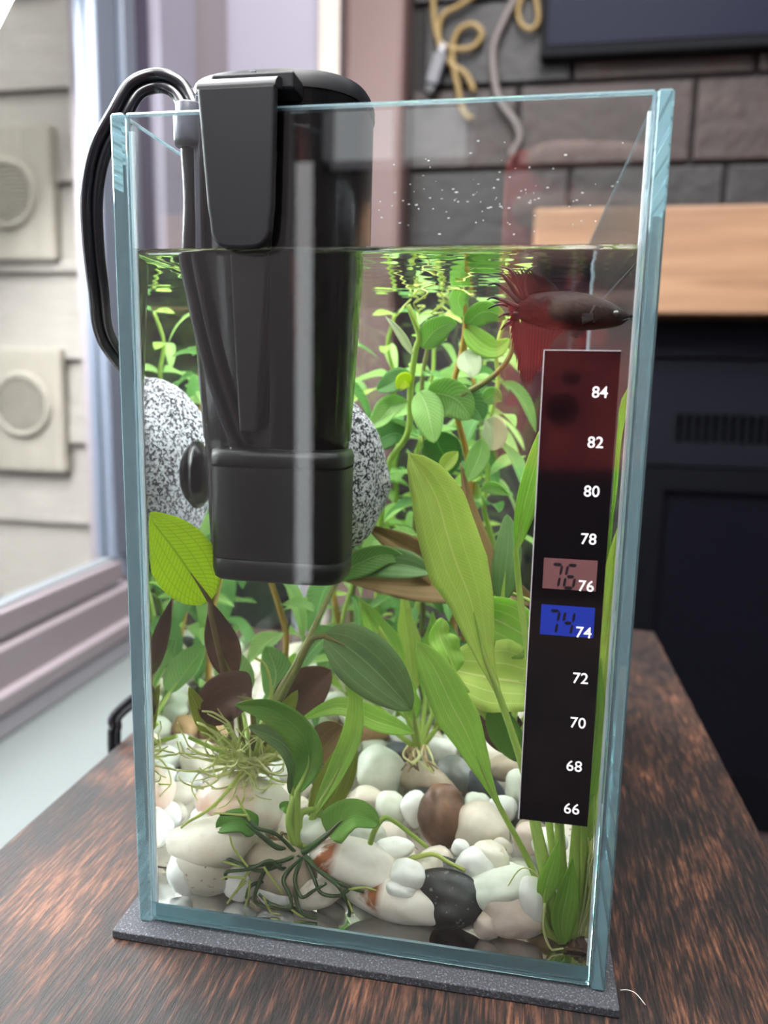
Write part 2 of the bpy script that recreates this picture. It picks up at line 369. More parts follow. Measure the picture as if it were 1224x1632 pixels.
# fireplace wall with stone tiles, each its own piece
fw = box('wall_fireplace', (cxb-.02, FY, -0.75), (2.4, FY+.08, 2.1), simple('dark_grout', rgb(36, 33, 34), .8, .2))
def tilem(n, a, b):
    t = NT(n); v = t.obj((1, 1, 1)); c = t.mix(t.math('MULTIPLY_ADD', t.noise(14, 5, .65, v, .8), 1.8, -.4, clamp=True), a, b)
    return t.done(t.pbr(c, .55, .35, 0, t.bump(t.noise(30, 5, .6, v), .6, .006)))
TM = [tilem('slate_tile_grey', rgb(15, 13, 14), rgb(24, 20, 20)), tilem('slate_tile_rust', rgb(21, 13, 12), rgb(40, 24, 21)), tilem('slate_tile_dark', rgb(15, 12, 14), rgb(22, 18, 19))]
zt = at(1160, 262, FY).z; th = .152; rr = random.Random(3)
for i in range(-1, 5):
    z0 = zt - th + i*th; off = (.17 if i % 2 else 0) + .02
    x = cxb-.3+off
    while x < 1.5:
        w = .30+rr.uniform(-.03, .04); a, b = max(x, cxb), min(x+w, 1.6)
        if b-a > .03 and z0 > .3:
            d = rr.uniform(.008, .018)
            o = MB().box((a+.004, FY-d, z0+.004), (b-.004, FY, z0+th-.004)).build('tile', TM[rr.randrange(3)], fw, False, .004)
        x += w
# screen, cables, adapter
sx0 = at(862, 60, FY-.05)
tv = empty('wall_television', (sx0.x+.55, FY-.03, sx0.z), 'dark flat screen on the stone wall above the wooden mantel', 'television')
zb = at(900, 90, FY-.05).z
def rel(mb, name, mat, root, **k):
    mb.V = [v-root.location for v in mb.V]; return mb.build(name, mat, root, **k)
rel(MB().box((sx0.x, FY-.05, zb), (sx0.x+1.1, FY-.022, zb+.62)), 'housing', simple('screen_housing', rgb(5, 6, 10), .7, .1), tv, bevel=.004)
rel(MB().box((sx0.x+.012, FY-.052, zb+.02), (sx0.x+1.088, FY-.0495, zb+.61)), 'screen', simple('screen_dark_blue', rgb(12, 14, 30), .5, .08), tv)
rel(MB().box((sx0.x+.4, FY-.024, zb+.2), (sx0.x+.7, FY-.012, zb+.4)), 'wall_bracket', M['grey_plastic'], tv)
def cable(name, pts, r, mat, label, cat='cable', group=None):
    Q = cr([at(x, y, FY-.03-(dy if len(p) > 2 else 0)) for p in pts for x, y, dy in [tuple(p)+(0,)*(3-len(p))]], 10)
    o = MB().tube(Q, r, 8).build(name, mat, None, True, origin=tuple(Q[0])); return tag(o, label, cat, group)
yel = simple('yellow_cable', rgb(104, 82, 34), .5); gry = simple('grey_cable', rgb(80, 72, 70), .5)
cable('yellow_cable', [(690, -20), (692, 30), (700, 66), (722, 78), (752, 76), (768, 56), (756, 40), (734, 46), (722, 70), (722, 100), (730, 140), (738, 178), (752, 190)], .0058, yel, 'long yellow cable curled in a loop against the dark stone wall')
cable('yellow_cable', [(775, -18), (735, 8), (704, 28), (700, 70), (716, 100), (742, 118), (756, 146)], .0058, yel, 'yellow cable slanting from upper right and crossing behind the loop')
cable('yellow_cable', [(838, -20), (826, 16), (832, 40), (848, 46), (858, 30), (852, -18)], .005, yel, 'short hanging yellow cable end just left of the screen')
cable('grey_cable', [(830, -20), (806, 28), (788, 70), (786, 110), (796, 160), (822, 196), (828, 222), (812, 250)], .0075, gry, 'thick pale grey cable hanging beside the yellow loop')
ad = empty('cable_adapter', at(695, 110, FY-.04), 'small grey plug adapter hanging left of the yellow cable loop', 'adapter')
q = at(695, 110, FY-.04)
m_ = MB().box((-.014, -.008, -.030), (.014, .008, .028)).build('adapter_body', simple('adapter_grey', rgb(48, 48, 56), .4), ad, False, .004)
MB().box((-.007, -.006, .028), (.007, .006, .045)).build('plug_tip', simple('plug_silver', rgb(110, 108, 112), .3), ad, False, .002)
MB().box((-.010, -.006, -.046), (.010, .006, -.030)).build('strain_relief', M['black_matte'], ad, False, .003)
ad.rotation_euler = (0, .3, 0)
# mantel
my = FY-.14; ma, mb_ = at(852, 331, my), at(852, 467, my)
t = NT('mantel_wood'); v = t.obj((1.2, 10, 22)); n_ = t.noise(1.6, 5, .6, v, 1.0)
mantwood = t.done(t.pbr(t.ramp(n_, [(.3, rgb(98, 72, 53)), (.5, rgb(116, 87, 65)), (.7, rgb(130, 100, 76))]), .5, .3))
mt = MB().box((ma.x, my, mb_.z), (ma.x+1.5, FY, ma.z)).build('mantel', mantwood, None, False, .006)
tag(mt, 'thick plain wooden mantel beam on the fireplace wall', 'mantel')
# fireplace insert
fi = empty('fireplace_insert', (at(880, 480, FY-.03).x+.4, FY-.02, -.74), 'black metal fireplace insert with slotted grille under the wooden mantel', 'fireplace')
blk = simple('fireplace_black', rgb(9, 10, 15), .5, .15, .4); blk2 = simple('fireplace_charcoal', rgb(16, 17, 25), .5, .15, .4); vblk = simple('firebox_inside', rgb(10, 10, 14), .7, .2)
fx0 = at(860, 520, FY-.03).x; fx1 = fx0+1.35; zt0 = mb_.z; zs = at(1100, 573, FY-.03).z; zg = at(1100, 742, FY-.03).z; zg1, zg0 = at(1100, 660, FY-.03).z, at(1100, 705, FY-.03).z
rel(MB().box((fx0, FY-.03, zs+.003), (fx1, FY-.002, zt0-.002)), 'header_panel', blk2, fi, bevel=.003)
gx = at(1072, 680, FY-.03).x
gp = MB(); gp.box((fx0, FY-.035, zg1), (fx1, FY-.004, zs-.003)); gp.box((fx0, FY-.035, zg), (fx1, FY-.004, zg0)); gp.box((fx0, FY-.035, zg0), (gx, FY-.004, zg1)); gp.box((fx0, FY-.008, zg0), (fx1, FY-.003, zg1))
rel(gp, 'grille_panel', blk2, fi)
k = 0; x = gx
while x < fx1-.2:
    rel(MB().box((x, FY-.034, zg0), (x+.008, FY-.012, zg1)), 'louver', blk, fi); x += .0165
dfr = MB(); dx0, dx1 = at(1048, 900, FY-.03).x, fx1-.25
dfr.box((fx0, FY-.03, -.74), (dx0, FY-.004, zg-.003)); dfr.box((dx0, FY-.03, zg-.05), (dx1, FY-.004, zg-.003)); dfr.box((dx1, FY-.03, -.74), (fx1, FY-.004, zg-.003)); dfr.box((dx0, FY-.03, -.74), (dx1, FY-.004, -.62))
rel(dfr, 'door_frame', blk, fi)
rel(MB().box((dx0, FY-.016, -.62), (dx1, FY-.006, zg-.05)), 'door_glass', simple('smoked_fire_glass', rgb(10, 10, 16), .3, .1), fi)
# outside: lap siding with two vent blocks
def m_siding(name, a, b, sc=(5, 5, 70)):
    t = NT(name); v = t.obj(sc); n = t.noise(3, 4, .6, v, 1.4)
    return t.done(t.pbr(t.mix(n, a, b), .7, .2, 0, t.bump(n, .8, .006)))
sid = m_siding('siding_paint', rgb(146, 140, 132), rgb(160, 154, 147)); blkp = m_siding('vent_block_paint', rgb(140, 133, 121), rgb(154, 148, 137), (60, 5, 5))
SY = 1.05; ext = box('exterior_wall', (-3.2, SY+.02, -1.6), (LX-.1, SY+.1, 3.0), simple('sheathing', rgb(150, 145, 138), .8)); tag(ext, 'house wall clad in pale lap siding outside the window', 'wall')
z = .6446-.148*15
while z < 2.9:
    mb = MB(); mb.add([(-3.2, SY, z), (LX-.1, SY, z), (LX-.1, SY+.013, z+.146), (-3.2, SY+.013, z+.146), (-3.2, SY+.03, z), (LX-.1, SY+.03, z), (LX-.1, SY+.03, z+.146), (-3.2, SY+.03, z+.146)],
        [(0, 1, 2, 3), (4, 7, 6, 5), (0, 4, 5, 1), (1, 5, 6, 2), (2, 6, 7, 3), (3, 7, 4, 0)]); mb.build('siding_board', sid, ext); z += .148
def vent(cxp, cyp, rpx, xr, y0, y1, label):
    c = at(cxp, cyp, SY-.012); R_ = rpx*mmpp(cxp, cyp, SY); b1 = at(xr, y1, SY-.012); t1 = at(xr, y0, SY-.012); hw = b1.x-c.x
    e = empty('exterior_vent', (c.x, SY, c.z), label, 'vent', 'vent blocks on the siding')
    rel(MB().box((c.x-hw, SY-.014, b1.z), (b1.x, SY+.01, t1.z)), 'mounting_block', blkp, e, bevel=.006)
    V = []; F = []; n = 40; prof = [(R_*1.12, 0), (R_*1.06, .008), (R_*.9, .008), (R_*.86, .002)]
    for r_, d_ in prof:
        for j in range(n): a = 2*math.pi*j/n; V.append((r_*math.cos(a), -.014-d_, r_*math.sin(a)))
    for i in range(3):
        for j in range(n): F.append((i*n+j, (i+1)*n+j, (i+1)*n+(j+1) % n, i*n+(j+1) % n))
    F.append(tuple(range(3*n, 4*n)))
    MB().add(V, F).build('vent_ring', blkp, e, True)
    for k in range(-6, 7):
        zz = k*R_*.13; hwid = math.sqrt(max(0, (R_*.86)**2-zz*zz))
        MB().box((-hwid, -.021, zz-R_*.035), (hwid, -.015, zz+R_*.035)).build('slat', blkp, e)
vent(12, 310, 44, 90, 195, 415, 'upper round slatted vent on a square block on the siding outside')
vent(37, 645, 42, 106, 555, 755, 'lower round slatted vent on a square block on the siding outside')
box('ground', (-3.2, -2, -1.65), (LX-.1, 1.1, -1.6), simple('outside_paving', rgb(160, 156, 150), .8))

# ------------------------------------------------------------------ table, foam mat
tb = empty('side_table', (.07, .05, -.75), 'dark rustic brown wood side table under the small tank', 'table')
rel(MB().box((-.0709, -.42, -.021), (.2122, .356, -.003)), 'tabletop', M['wood'], tb, bevel=.0012)
for x in (-.05, .19):
    for y in (-.40, .335): rel(MB().box((x-.012, y-.012, -.75), (x+.012, y+.012, -.021)), 'leg', M['black_matte'], tb)
mat = MB().box((-.0062, -.0055, -.0029), (.1462, .2185, -.00005)).build('foam_mat', M['mat'], None, False, .0004)
tag(mat, 'thin speckled dark grey foam mat between the tank and the table', 'mat')
hr = at(968, 1545, -.004); hp = [Vector((.1475, .004, -.0018)), Vector((.1495, .0035, -.001)), Vector((.1515, .002, -.0005)), Vector((.154, .0005, -.0024))]
tag(MB().tube(cr(hp, 5), .00012, 6).build('loose_thread', simple('thread_grey', rgb(170, 165, 160), .6), None, True), 'pale loose thread on the table by the right front corner of the mat', 'thread')

# ------------------------------------------------------------------ aquarium
TW, TD, TH, G = 0.1428, 0.215, 0.2385, 0.004
aq = empty('aquarium', (TW/2, TD/2, 0), 'small clear rimless glass tank with teal glass edges holding water, plants and pebbles', 'aquarium')
def pane(name, a, b, thin, label=None):
    mb = MB().box(a, b)
    # faces order: bottom, top, front, right, back, left -> clear on the two large faces, tinted on the ground edges
    big = {'x': (3, 5), 'y': (2, 4), 'z': (0, 1)}[thin]
    mb.M = [0 if i in big else 1 for i in range(6)]
    mb.V = [v-aq.location for v in mb.V]
    o = mb.build(name, [M['glass'], M['edge_frost'] if thin == 'z' else M['edge']], aq, False); bv = o.modifiers.new('bevel', 'BEVEL'); bv.width = .0006; bv.segments = 1; bv.material = 1
    return o
e_ = .00008
pane('side_pane', (0, 0, 0), (G, TD, TH), 'x'); pane('side_pane', (TW-G, 0, 0), (TW, TD, TH), 'x')
pane('front_pane', (G+e_, .0002, .0008), (TW-G-e_, G, TH), 'y'); pane('rear_pane', (G+e_, TD-G, .0008), (TW-G-e_, TD-.0002, TH), 'y')
pane('bottom_pane', (G+e_, G+e_, .0004), (TW-G-e_, TD-G-e_, .0054), 'z')
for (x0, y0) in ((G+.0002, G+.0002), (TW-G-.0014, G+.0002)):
    rel(MB().box((x0, y0, .0057), (x0+.0012, y0+.0008, .2345)), 'glint_seam', M['silicone_glint'], aq)
# water: closed body just inside the panes
wx0, wx1, wy0, wy1, wz0 = G+.00012, TW-G-.00012, G+.00012, TD-G-.00012, .0056
nx, ny = 70, 105
def wave(x, y):
    z = WZ; d = min(x-wx0, wx1-x, y-wy0, wy1-y)
    z += .0013*math.exp(-d/.0011)
    z += .000030*math.sin(310*x+95*y)*1 + .000028*math.sin(-140*x+420*y+1.3) + .00004*noise.noise(Vector((x*120, y*160, 0)))
    return z
def warp(t): # finer rows near the walls for the meniscus
    return .5-.5*math.cos(math.pi*t) if True else t
xs = [wx0+(wx1-wx0)*(.6*warp(i/nx)+.4*i/nx) for i in range(nx+1)]; ys = [wy0+(wy1-wy0)*(.6*warp(i/ny)+.4*i/ny) for i in range(ny+1)]
V = [(x, y, wave(x, y)) for y in ys for x in xs]; F = [(j*(nx+1)+i, j*(nx+1)+i+1, (j+1)*(nx+1)+i+1, (j+1)*(nx+1)+i) for j in range(ny) for i in range(nx)]
nt = len(F)
per = [(i, 0) for i in range(nx)]+[(nx, j) for j in range(ny)]+[(i, ny) for i in range(nx, 0, -1)]+[(0, j) for j in range(ny, 0, -1)]
b0 = len(V)
for i, j in per: V.append((xs[i], ys[j], wave(xs[i], ys[j])))
b1 = len(V)
for i, j in per: V.append((xs[i], ys[j], wz0))
k = len(per)
for a in range(k): c = (a+1) % k; F.append((b0+a, b1+a, b1+c, b0+c))
F.append(tuple(b1+a for a in range(k-1, -1, -1)))
wm = me('water', V, F, False, mats=[M['water']]); wm.polygons.foreach_set('use_smooth', [i < nt for i in range(len(F))])
tag(obj('water', wm), 'clear water filling the glass tank to a few centimetres under its rim', 'water', kind='stuff')
# droplets on the dry glass, inside
mb = MB(); rd = random.Random(5)
for _ in range(95):
    if rd.random() < .6: x = rd.gauss(.098, .02); zz = rd.gauss(.2148, .0028)
    else: x = rd.uniform(.075, .134); zz = rd.uniform(.2065, .230)
    if not (.068 < x < .1365 and .2055 < zz < .236): continue
    r_ = rd.uniform(.00008, .00024); n = 6; st = rd.uniform(.8, 2.4)
    Vv = [(x, G+r_*.5, zz)]+[(x+r_*st*math.cos(a*math.pi/3), G+.00002, zz+r_*math.sin(a*math.pi/3)) for a in range(6)]
    mb.add(Vv, [(0, 1+(a+1) % 6, 1+a) for a in range(6)])
tag(mb.build('water_droplets', simple('droplet', (.75, .75, .78), .15), None, True), 'tiny droplets spotted on the glass above the waterline', 'droplets', kind='stuff')

# ------------------------------------------------------------------ thermometer strip
ts = at(866, 557, 0); te = at(937, 1316, 0)
sxa, sxb, sza, szb = .11605, .13465, .0506, .17845
th_ = empty('thermometer_strip', ((sxa+sxb)/2, -.0003, sza), 'narrow black stick-on thermometer strip numbered 84 to 66 on the tank front', 'thermometer')
rel(MB().box((sxa, -.0005, sza), (sxb, -.00005, szb)), 'strip', simple('strip_black_film', rgb(9, 7, 10), .1, .6, coat=.3), th_)
def flat(name, x0, x1, z0, z1, mat, y=-.00056, label=None):
    o = rel(MB().add([(x0, y, z0), (x1, y, z0), (x1, y, z1), (x0, y, z1)], [(0, 1, 2, 3)]), name, mat, th_)
    if label: o['label'] = label
    return o
def patch(x0, y0, x1, y1, mat, label):
    a, b = at(x0, y0, 0), at(x1, y1, 0); flat('reading_window', a.x, b.x, b.z, a.z, mat, -.00054, label)
patch(867, 888, 949, 942, simple('reading_brown', rgb(92, 62, 64), .25), 'dull brown lit window reading 76')
patch(863, 962, 945, 1016, simple('reading_blue', rgb(26, 42, 128), .25), 'bright blue lit window reading 74')
edge_m = simple('strip_edge', rgb(150, 145, 150), .6); flat('cut_edge', sxa-.0001, sxa+.00016, sza, szb, edge_m); flat('cut_edge', sxa, sxb, szb-.00012, szb+.0001, edge_m)
SEG = dict(a=((.1, 1.9), (.9, 1.9)), b=((.95, 1.85), (.95, 1.1)), c=((.95, .9), (.95, .15)), d=((.1, .1), (.9, .1)), e=((.05, .15), (.05, .9)), f=((.05, 1.1), (.05, 1.85)), g=((.15, 1), (.85, 1)))
DG = {'7': 'abcf'.replace('f', ''), '6': 'afgedc', '4': 'fgbc'}
dkm = simple('digit_dark', rgb(14, 10, 18), .4)
def seg(text, px, py, hpx):
    o = at(px, py, 0); hgt = hpx*mmpp(px, py, -.0001); s_ = hgt/2; mb = MB()
    for n_i, ch in enumerate(text):
        for sg in DG[ch]:
            (x0, y0), (x1, y1) = SEG[sg]; d = Vector((x1-x0, y1-y0)).normalized()*.12; n = Vector((-d.y, d.x))*1.0
            pts = [Vector((x0, y0))+n*.0, Vector((x0, y0))+d+n, Vector((x1, y1))-d+n, Vector((x1, y1)), Vector((x1, y1))-d-n, Vector((x0, y0))+d-n]
            mb.add([(o.x+((p.x+n_i*1.45)+p.y*.16)*s_*.78, -.0006, o.z+p.y*s_) for p in pts], [tuple(range(5, -1, -1))])
    rel(mb, 'reading_digits', dkm, th_)
seg('76', 873, 936, 42); seg('74', 869, 1009, 42)
wtxt = simple('print_white', rgb(232, 230, 235), .5)
for txt, px, py in (('84', 956, 626), ('82', 949, 706), ('80', 943, 784), ('78', 938, 860), ('76', 934, 935), ('74', 930, 1009), ('72', 925, 1082), ('70', 921, 1153), ('68', 915, 1222), ('66', 911, 1290)):
    fc = bpy.data.curves.new('printed_number', 'FONT'); fc.body = txt; fc.size = 21*1.36*mmpp(px, py, -.0001)*.92; fc.align_x = 'CENTER'; fc.align_y = 'CENTER'; fc.offset = .00003; fc.resolution_u = 3
    o = bpy.data.objects.new('printed_number', fc); q = at(px, py, -.0006)
    m = bpy.data.meshes.new_from_object(o); m.materials.clear(); m.materials.append(wtxt)
    p_ = obj('printed_number', m, None, th_, tuple(q-th_.location)); p_.location.y = -.0003; p_.rotation_euler = (math.pi/2, 0, 0)

# ------------------------------------------------------------------ internal filter with its cord
fl = empty('internal_filter', (.040, .034, .107), 'black internal filter hooked over the tank front with a boxy pump below', 'filter')
def fpart(V, F, name, mat, smooth=True, bevel=0):
    mb = MB().add(V, F); o = rel(mb, name, mat, fl, smooth=smooth)
    if bevel: b = o.modifiers.new('bevel', 'BEVEL'); b.width = bevel; b.segments = 3; b.limit_method = 'ANGLE'; b.angle_limit = .7
    return o
def sm(o, ang=.6):
    for p in o.data.polygons: p.use_smooth = True
    try: o.data.set_sharp_from_angle(angle=ang)
    except Exception: pass
    return o
R1 = at(588, 300, .034).x; 
xa, xb = .0128, R1
cxx = (xa+xb)/2; rx = (xb-xa)/2; FYc = .0335
ztop = .2490
# tapered upper body
V, F = lathe_oval(0, 0, [(.118, 1, 1)], 48); n = 48
prof = [(ztop, 1.0), (ztop-.001, 1.0), (.2035, .985), (.152, .88), (.1515, .865), (.117, .80), (.114, .77)]
Vb = []
for z, s_ in prof[::-1]:
    for j in range(n):
        a = 2*math.pi*j/n; c, s2 = math.cos(a), math.sin(a); pw = 2.7
        Vb.append((cxx-.0005*(1-s_)*20*.1+rx*s_*math.copysign(abs(c)**(2/pw), c), FYc+(.0245*(.75+.25*s_) if z > .152 else .0165)*math.copysign(abs(s2)**(2/pw), s2), z))
Fb = [(i*n+j, i*n+(j+1) % n, (i+1)*n+(j+1) % n, (i+1)*n+j) for i in range(len(prof)-1) for j in range(n)]+[tuple(range(n-1, -1, -1)), tuple(range((len(prof)-1)*n, len(prof)*n))]
sm(fpart(Vb, Fb, 'filter_body', M['black_gloss']))
Vb = []
prof = [(ztop+.0003, 1.012), (ztop+.0030, 1.012), (ztop+.0048, .985), (ztop+.0052, .93)]
for z, s_ in prof:
    for j in range(n):
        a = 2*math.pi*j/n; c, s2 = math.cos(a), math.sin(a); pw = 2.7
        Vb.append((cxx+rx*s_*math.copysign(abs(c)**(2/pw), c), FYc+.0245*s_*math.copysign(abs(s2)**(2/pw), s2), z-.003))
Fb = [(i*n+j, i*n+(j+1) % n, (i+1)*n+(j+1) % n, (i+1)*n+j) for i in range(len(prof)-1) for j in range(n)]+[tuple(range(n-1, -1, -1)), tuple(range((len(prof)-1)*n, len(prof)*n))]
sm(fpart(Vb, Fb, 'lid', M['black_matte']))
# raised rib panel running down the front of the body
def slab(name, pts, y0, y1, mat, bevel=.0008):
    k = len(pts); V = [(x, y0(z) if callable(y0) else y0, z) for x, z in pts]+[(x, y1, z) for x, z in pts]
    F = [tuple(range(k-1, -1, -1)), tuple(range(k, 2*k))]+[(i, (i+1) % k, k+(i+1) % k, k+i) for i in range(k)]
    mb = MB().add(V, F); mb.V = [v-fl.location for v in mb.V]; return mb.build(name, mat, fl, False, bevel, 3)
yf = .0100
a1, a2, a3, a4 = at(362, 412, yf), at(430, 412, yf), at(412, 690, yf), at(384, 690, yf)
slab('front_rib', [(a4.x, a4.z), (a3.x, a3.z), (a2.x+.002, a2.z+.028), (a1.x, a1.z+.028)], lambda z: yf-.0022, yf+.004, M['black'])
# hook: strap over the rim hanging on the outside, rounded tip
hx0, hx1 = at(317, 200, -.003).x, at(441, 200, -.003).x
bx0, bx1 = at(336, 330, -.003).x, at(434, 330, -.003).x; zb_ = at(390, 398, -.003).z; zt_ = .2424
pts = [(hx0, zt_), (bx0-.0006, at(336, 330, -.003).z)]
cxm, rw = (bx0+bx1)/2, (bx1-bx0)/2
for i in range(0, 11):
    a = math.pi+math.pi*i/10; c_, s_ = math.cos(a), math.sin(a); pts.append((cxm+rw*math.copysign(abs(c_)**.55, c_), zb_+.007+.007*math.copysign(abs(s_)**.8, s_)))
pts += [(bx1+.0004, at(434, 330, -.003).z), (hx1, zt_)]
slab('hook_strap', pts, -.0042, -.0012, M['black_matte'], .0009)
V = []; F = []; k = 10
for i in range(k+1):
    a = math.pi/2*(i/k)
    for x, e in ((hx0, 0), (hx1, 0)):
        V += [(x, -.0012+.006-.0066*math.cos(a)-.0024, zt_-.0006+.0036*math.sin(a)), (x, .003-.0012-.003*math.cos(a), zt_-.0006+.0008*math.sin(a))]
for i in range(k):
    o_ = i*4; F += [(o_, o_+2, o_+6, o_+4), (o_+1, o_+5, o_+7, o_+3), (o_, o_+4, o_+5, o_+1), (o_+2, o_+3, o_+7, o_+6)]
F += [(0, 1, 3, 2), (k*4, k*4+2, k*4+3, k*4+1)]
fpart(V, F, 'hook_bend', M['black_matte'], False)
rel(MB().box((hx0+.0015, .0015, zt_+.0004), (hx1+.003, .016, zt_+.0048)), 'hook_bridge', M['black_matte'], fl, bevel=.0006)
rel(MB().box((.0375, .004, zt_+.0048), (.0392, .012, zt_+.0062)), 'hinge_pin', M['grey_plastic'], fl, bevel=.0003)
# pump box
pa, pb = at(331, 714, .012), at(547, 714, .012); pc = at(440, 931, .0085)
pcx, prx = (pa.x+pb.x)/2, (pb.x-pa.x)/2; z1, z0 = pa.z, pc.z
def sbox(name, zs, mat):
    V = []; n = 48
    for z, s_ in zs:
        for j in range(n):
            a = 2*math.pi*(j+.5)/n; c, s2 = math.cos(a), math.sin(a); pw = 5
            V.append((pcx+prx*s_*math.copysign(abs(c)**(2/pw), c), .0230+.0145*s_*math.copysign(abs(s2)**(2/pw), s2), z))
    F = [(i*n+j, i*n+(j+1) % n, (i+1)*n+(j+1) % n, (i+1)*n+j) for i in range(len(zs)-1) for j in range(n)]+[tuple(range(n-1, -1, -1)), tuple(range((len(zs)-1)*n, len(zs)*n))]
    return sm(fpart(V, F, name, mat), .9)
zc1, zc0 = at(440, 745, .012).z, at(440, 893, .012).z
sbox('pump_housing', [(zc0+.0003, 1.0), (zc1-.0003, 1.0)], M['black_matte'])
sbox('pump_cap', [(zc1+.0001, .985), (zc1+.0005, 1.012), (z1-.0018, 1.012), (z1-.0004, .985), (z1, .94)], M['black_matte'])
sbox('pump_base', [(z0, .93), (z0+.0006, .97), (z0+.003, 1.0), (zc0-.0003, 1.0), (zc0, .985)], M['black_matte'])
# suction cup against the left pane
V, F = [], []
for x, r_ in ((.0043, .0115), (.0050, .0114), (.0078, .0085), (.0090, .0060), (.0094, .0030)):
    for j in range(24): a = 2*math.pi*j/24; V.append((x, .0585+r_*math.cos(a)*.8, .1375+r_*math.sin(a)))
F = [(i*24+j, i*24+(j+1) % 24, (i+1)*24+(j+1) % 24, (i+1)*24+j) for i in range(4) for j in range(24)]+[tuple(range(23, -1, -1)), tuple(range(96, 120))]
fpart(V, F, 'suction_cup', M['cord'])
# cord: pump top, up through the water, clip at the rim, arch over the left pane and down behind
wetp = [at(386, 716, .0155), at(368, 670, .0145), at(345, 600, .0135), at(326, 530, .0125), at(311, 460, .012), at(303, 420, .012)]
top = wetp[-1]
dry = [Vector((top.x, .012, .2055)), Vector((.0190, .012, .218)), Vector((.0186, .012, .230)), Vector((.0182, .012, .239))]
outp = [at(292, 152, .014), at(272, 133, .014), at(245, 129, .014), at(214, 143, .012), at(185, 180, .01), at(160, 240, .01), at(147, 305, .012), at(148, 380, .016), at(157, 460, .022), at(170, 540, .035), at(186, 620, .055), at(198, 720, .08), at(205, 860, .10), at(208, 1000, .112)]
outp += [at(207, 1100, .116), at(203, 1122, .117), at(190, 1136, .118), at(184, 1158, .119), Vector((-.0765, .120, -.003)), Vector((-.0775, .122, -.03)), Vector((-.079, .13, -.2))]
rr_ = .0020
def two(mb, Q, r):
    k = len(Q)
    offs = []
    for i in range(k):
        T = (Q[min(i+1, k-1)]-Q[max(0, i-1)]).normalized(); S_ = T.cross((Q[i]-CAMP).normalized()).normalized(); offs.append(S_)
    mb.tube([q+s*r*.92 for q, s in zip(Q, offs)], r, 10); mb.tube([q-s*r*.92 for q, s in zip(Q, offs)], r, 10)
mb = MB(); two(mb, cr(wetp+dry+outp, 8), .00165)
rel(mb, 'power_cord', M['cord'], fl, smooth=True)
# cord clip at the rim
ccx = .0178
Vc, Fc = [], []
for zz, s_ in ((.2330, .9), (.2345, 1), (.2440, 1), (.2444, .95)):
    for j in range(20): a = 2*math.pi*j/20; Vc.append((ccx+.0036*s_*math.cos(a), .0105+.0036*s_*math.sin(a), zz-.001))
Fc = [(i*20+j, i*20+(j+1) % 20, (i+1)*20+(j+1) % 20, (i+1)*20+j) for i in range(3) for j in range(20)]+[tuple(range(19, -1, -1)), tuple(range(60, 80))]
fpart(Vc, Fc, 'cord_clip', M['grey_plastic'])
q0, q1 = at(306, 250, .011), at(314, 250, .011)
rel(MB().box((q1.x-.0006, .010, .2036), (q1.x+.0012, .013, .2455)), 'guide_rail', M['grey_plastic'], fl, bevel=.0003)

# ------------------------------------------------------------------ stones
def ico(sub):
    import bmesh
    b = bmesh.new(); bmesh.ops.create_icosphere(b, subdivisions=sub, radius=1); V = [v.co.copy() for v in b.verts]; F = [tuple(v.index for v in f.verts) for f in b.faces]; b.free(); return V, F
I3, I4 = ico(3), ico(4)
def stone_mesh(seed, dims, base=I3, rough=.12, fine=.0):
    o = Vector((seed*7.3, seed*3.1, seed*1.7)); V = []
    for v in base[0]:
        k = 1+rough*(noise.noise(v*.9+o)*1.6)+rough*.4*noise.noise(v*2.1+o)+fine*noise.noise(v*6+o)
        V.append(Vector((v.x*dims[0], v.y*dims[1], v.z*dims[2]))*k)
    return me('stone', V, base[1])
gs = at(470, 752, .083); gm = stone_mesh(4, (.0305, .0235, .0315), ico(5), .12, .02)
o = obj('granite_stone', gm, M['granite'], None, tuple(gs)); o.location.x = max(gs.x, .0365)
tag(o, 'large rounded black and white speckled stone behind the black filter', 'stone')
placed = []
def pebble(px, py, w, h, rot, zb, mat, label, dy=.9, seed=None, Y=None, group=None):
    hm = h/2
    zc = .0062+zb/1000
    if Y is None:
        # depth where centre height = base height + half height
        a, b = .007, .205
        for _ in range(30):
            m = (a+b)/2; P_ = at(px, py, m, True); half = h/2*mmpp(px, py, m)
            if P_.z-half > zc: a = m
            else: b = m
        Y = (a+b)/2
    s_ = mmpp(px, py, Y); rx_, rz_ = w/2*s_, h/2*s_; ry_ = (rx_+rz_)/2*dy
    fc_ = .0092 if 330 < px < 590 and py > 1370 else .0062
    if fc_ > .007: ry_ *= .75
    if Y-ry_ < fc_: Y = fc_+ry_
    P_ = at(px, py, Y, True); s_ = mmpp(px, py, Y); rx_, rz_ = w/2*s_, h/2*s_
    c, sn = abs(math.cos(math.radians(rot))), abs(math.sin(math.radians(rot)))
    ez = math.hypot(rz_*c, rx_*sn)
    if P_.z-ez < .0060: P_.z = .0060+ez
    ex = math.hypot(rx_*c, rz_*sn)*1.04
    P_.x = min(max(P_.x, .0056+ex), .1370-ex)
    seed = seed if seed is not None else px*1.7+py
    o = obj('pebble', stone_mesh(seed % 97, (rx_, ry_, rz_), I4, .15), P[mat], None, tuple(P_)); o.rotation_euler = (0, -math.radians(rot), 0)
    placed.append((P_.copy(), max(rx_, rz_), (rx_, ry_, rz_))); return tag(o, label, 'pebble', group)
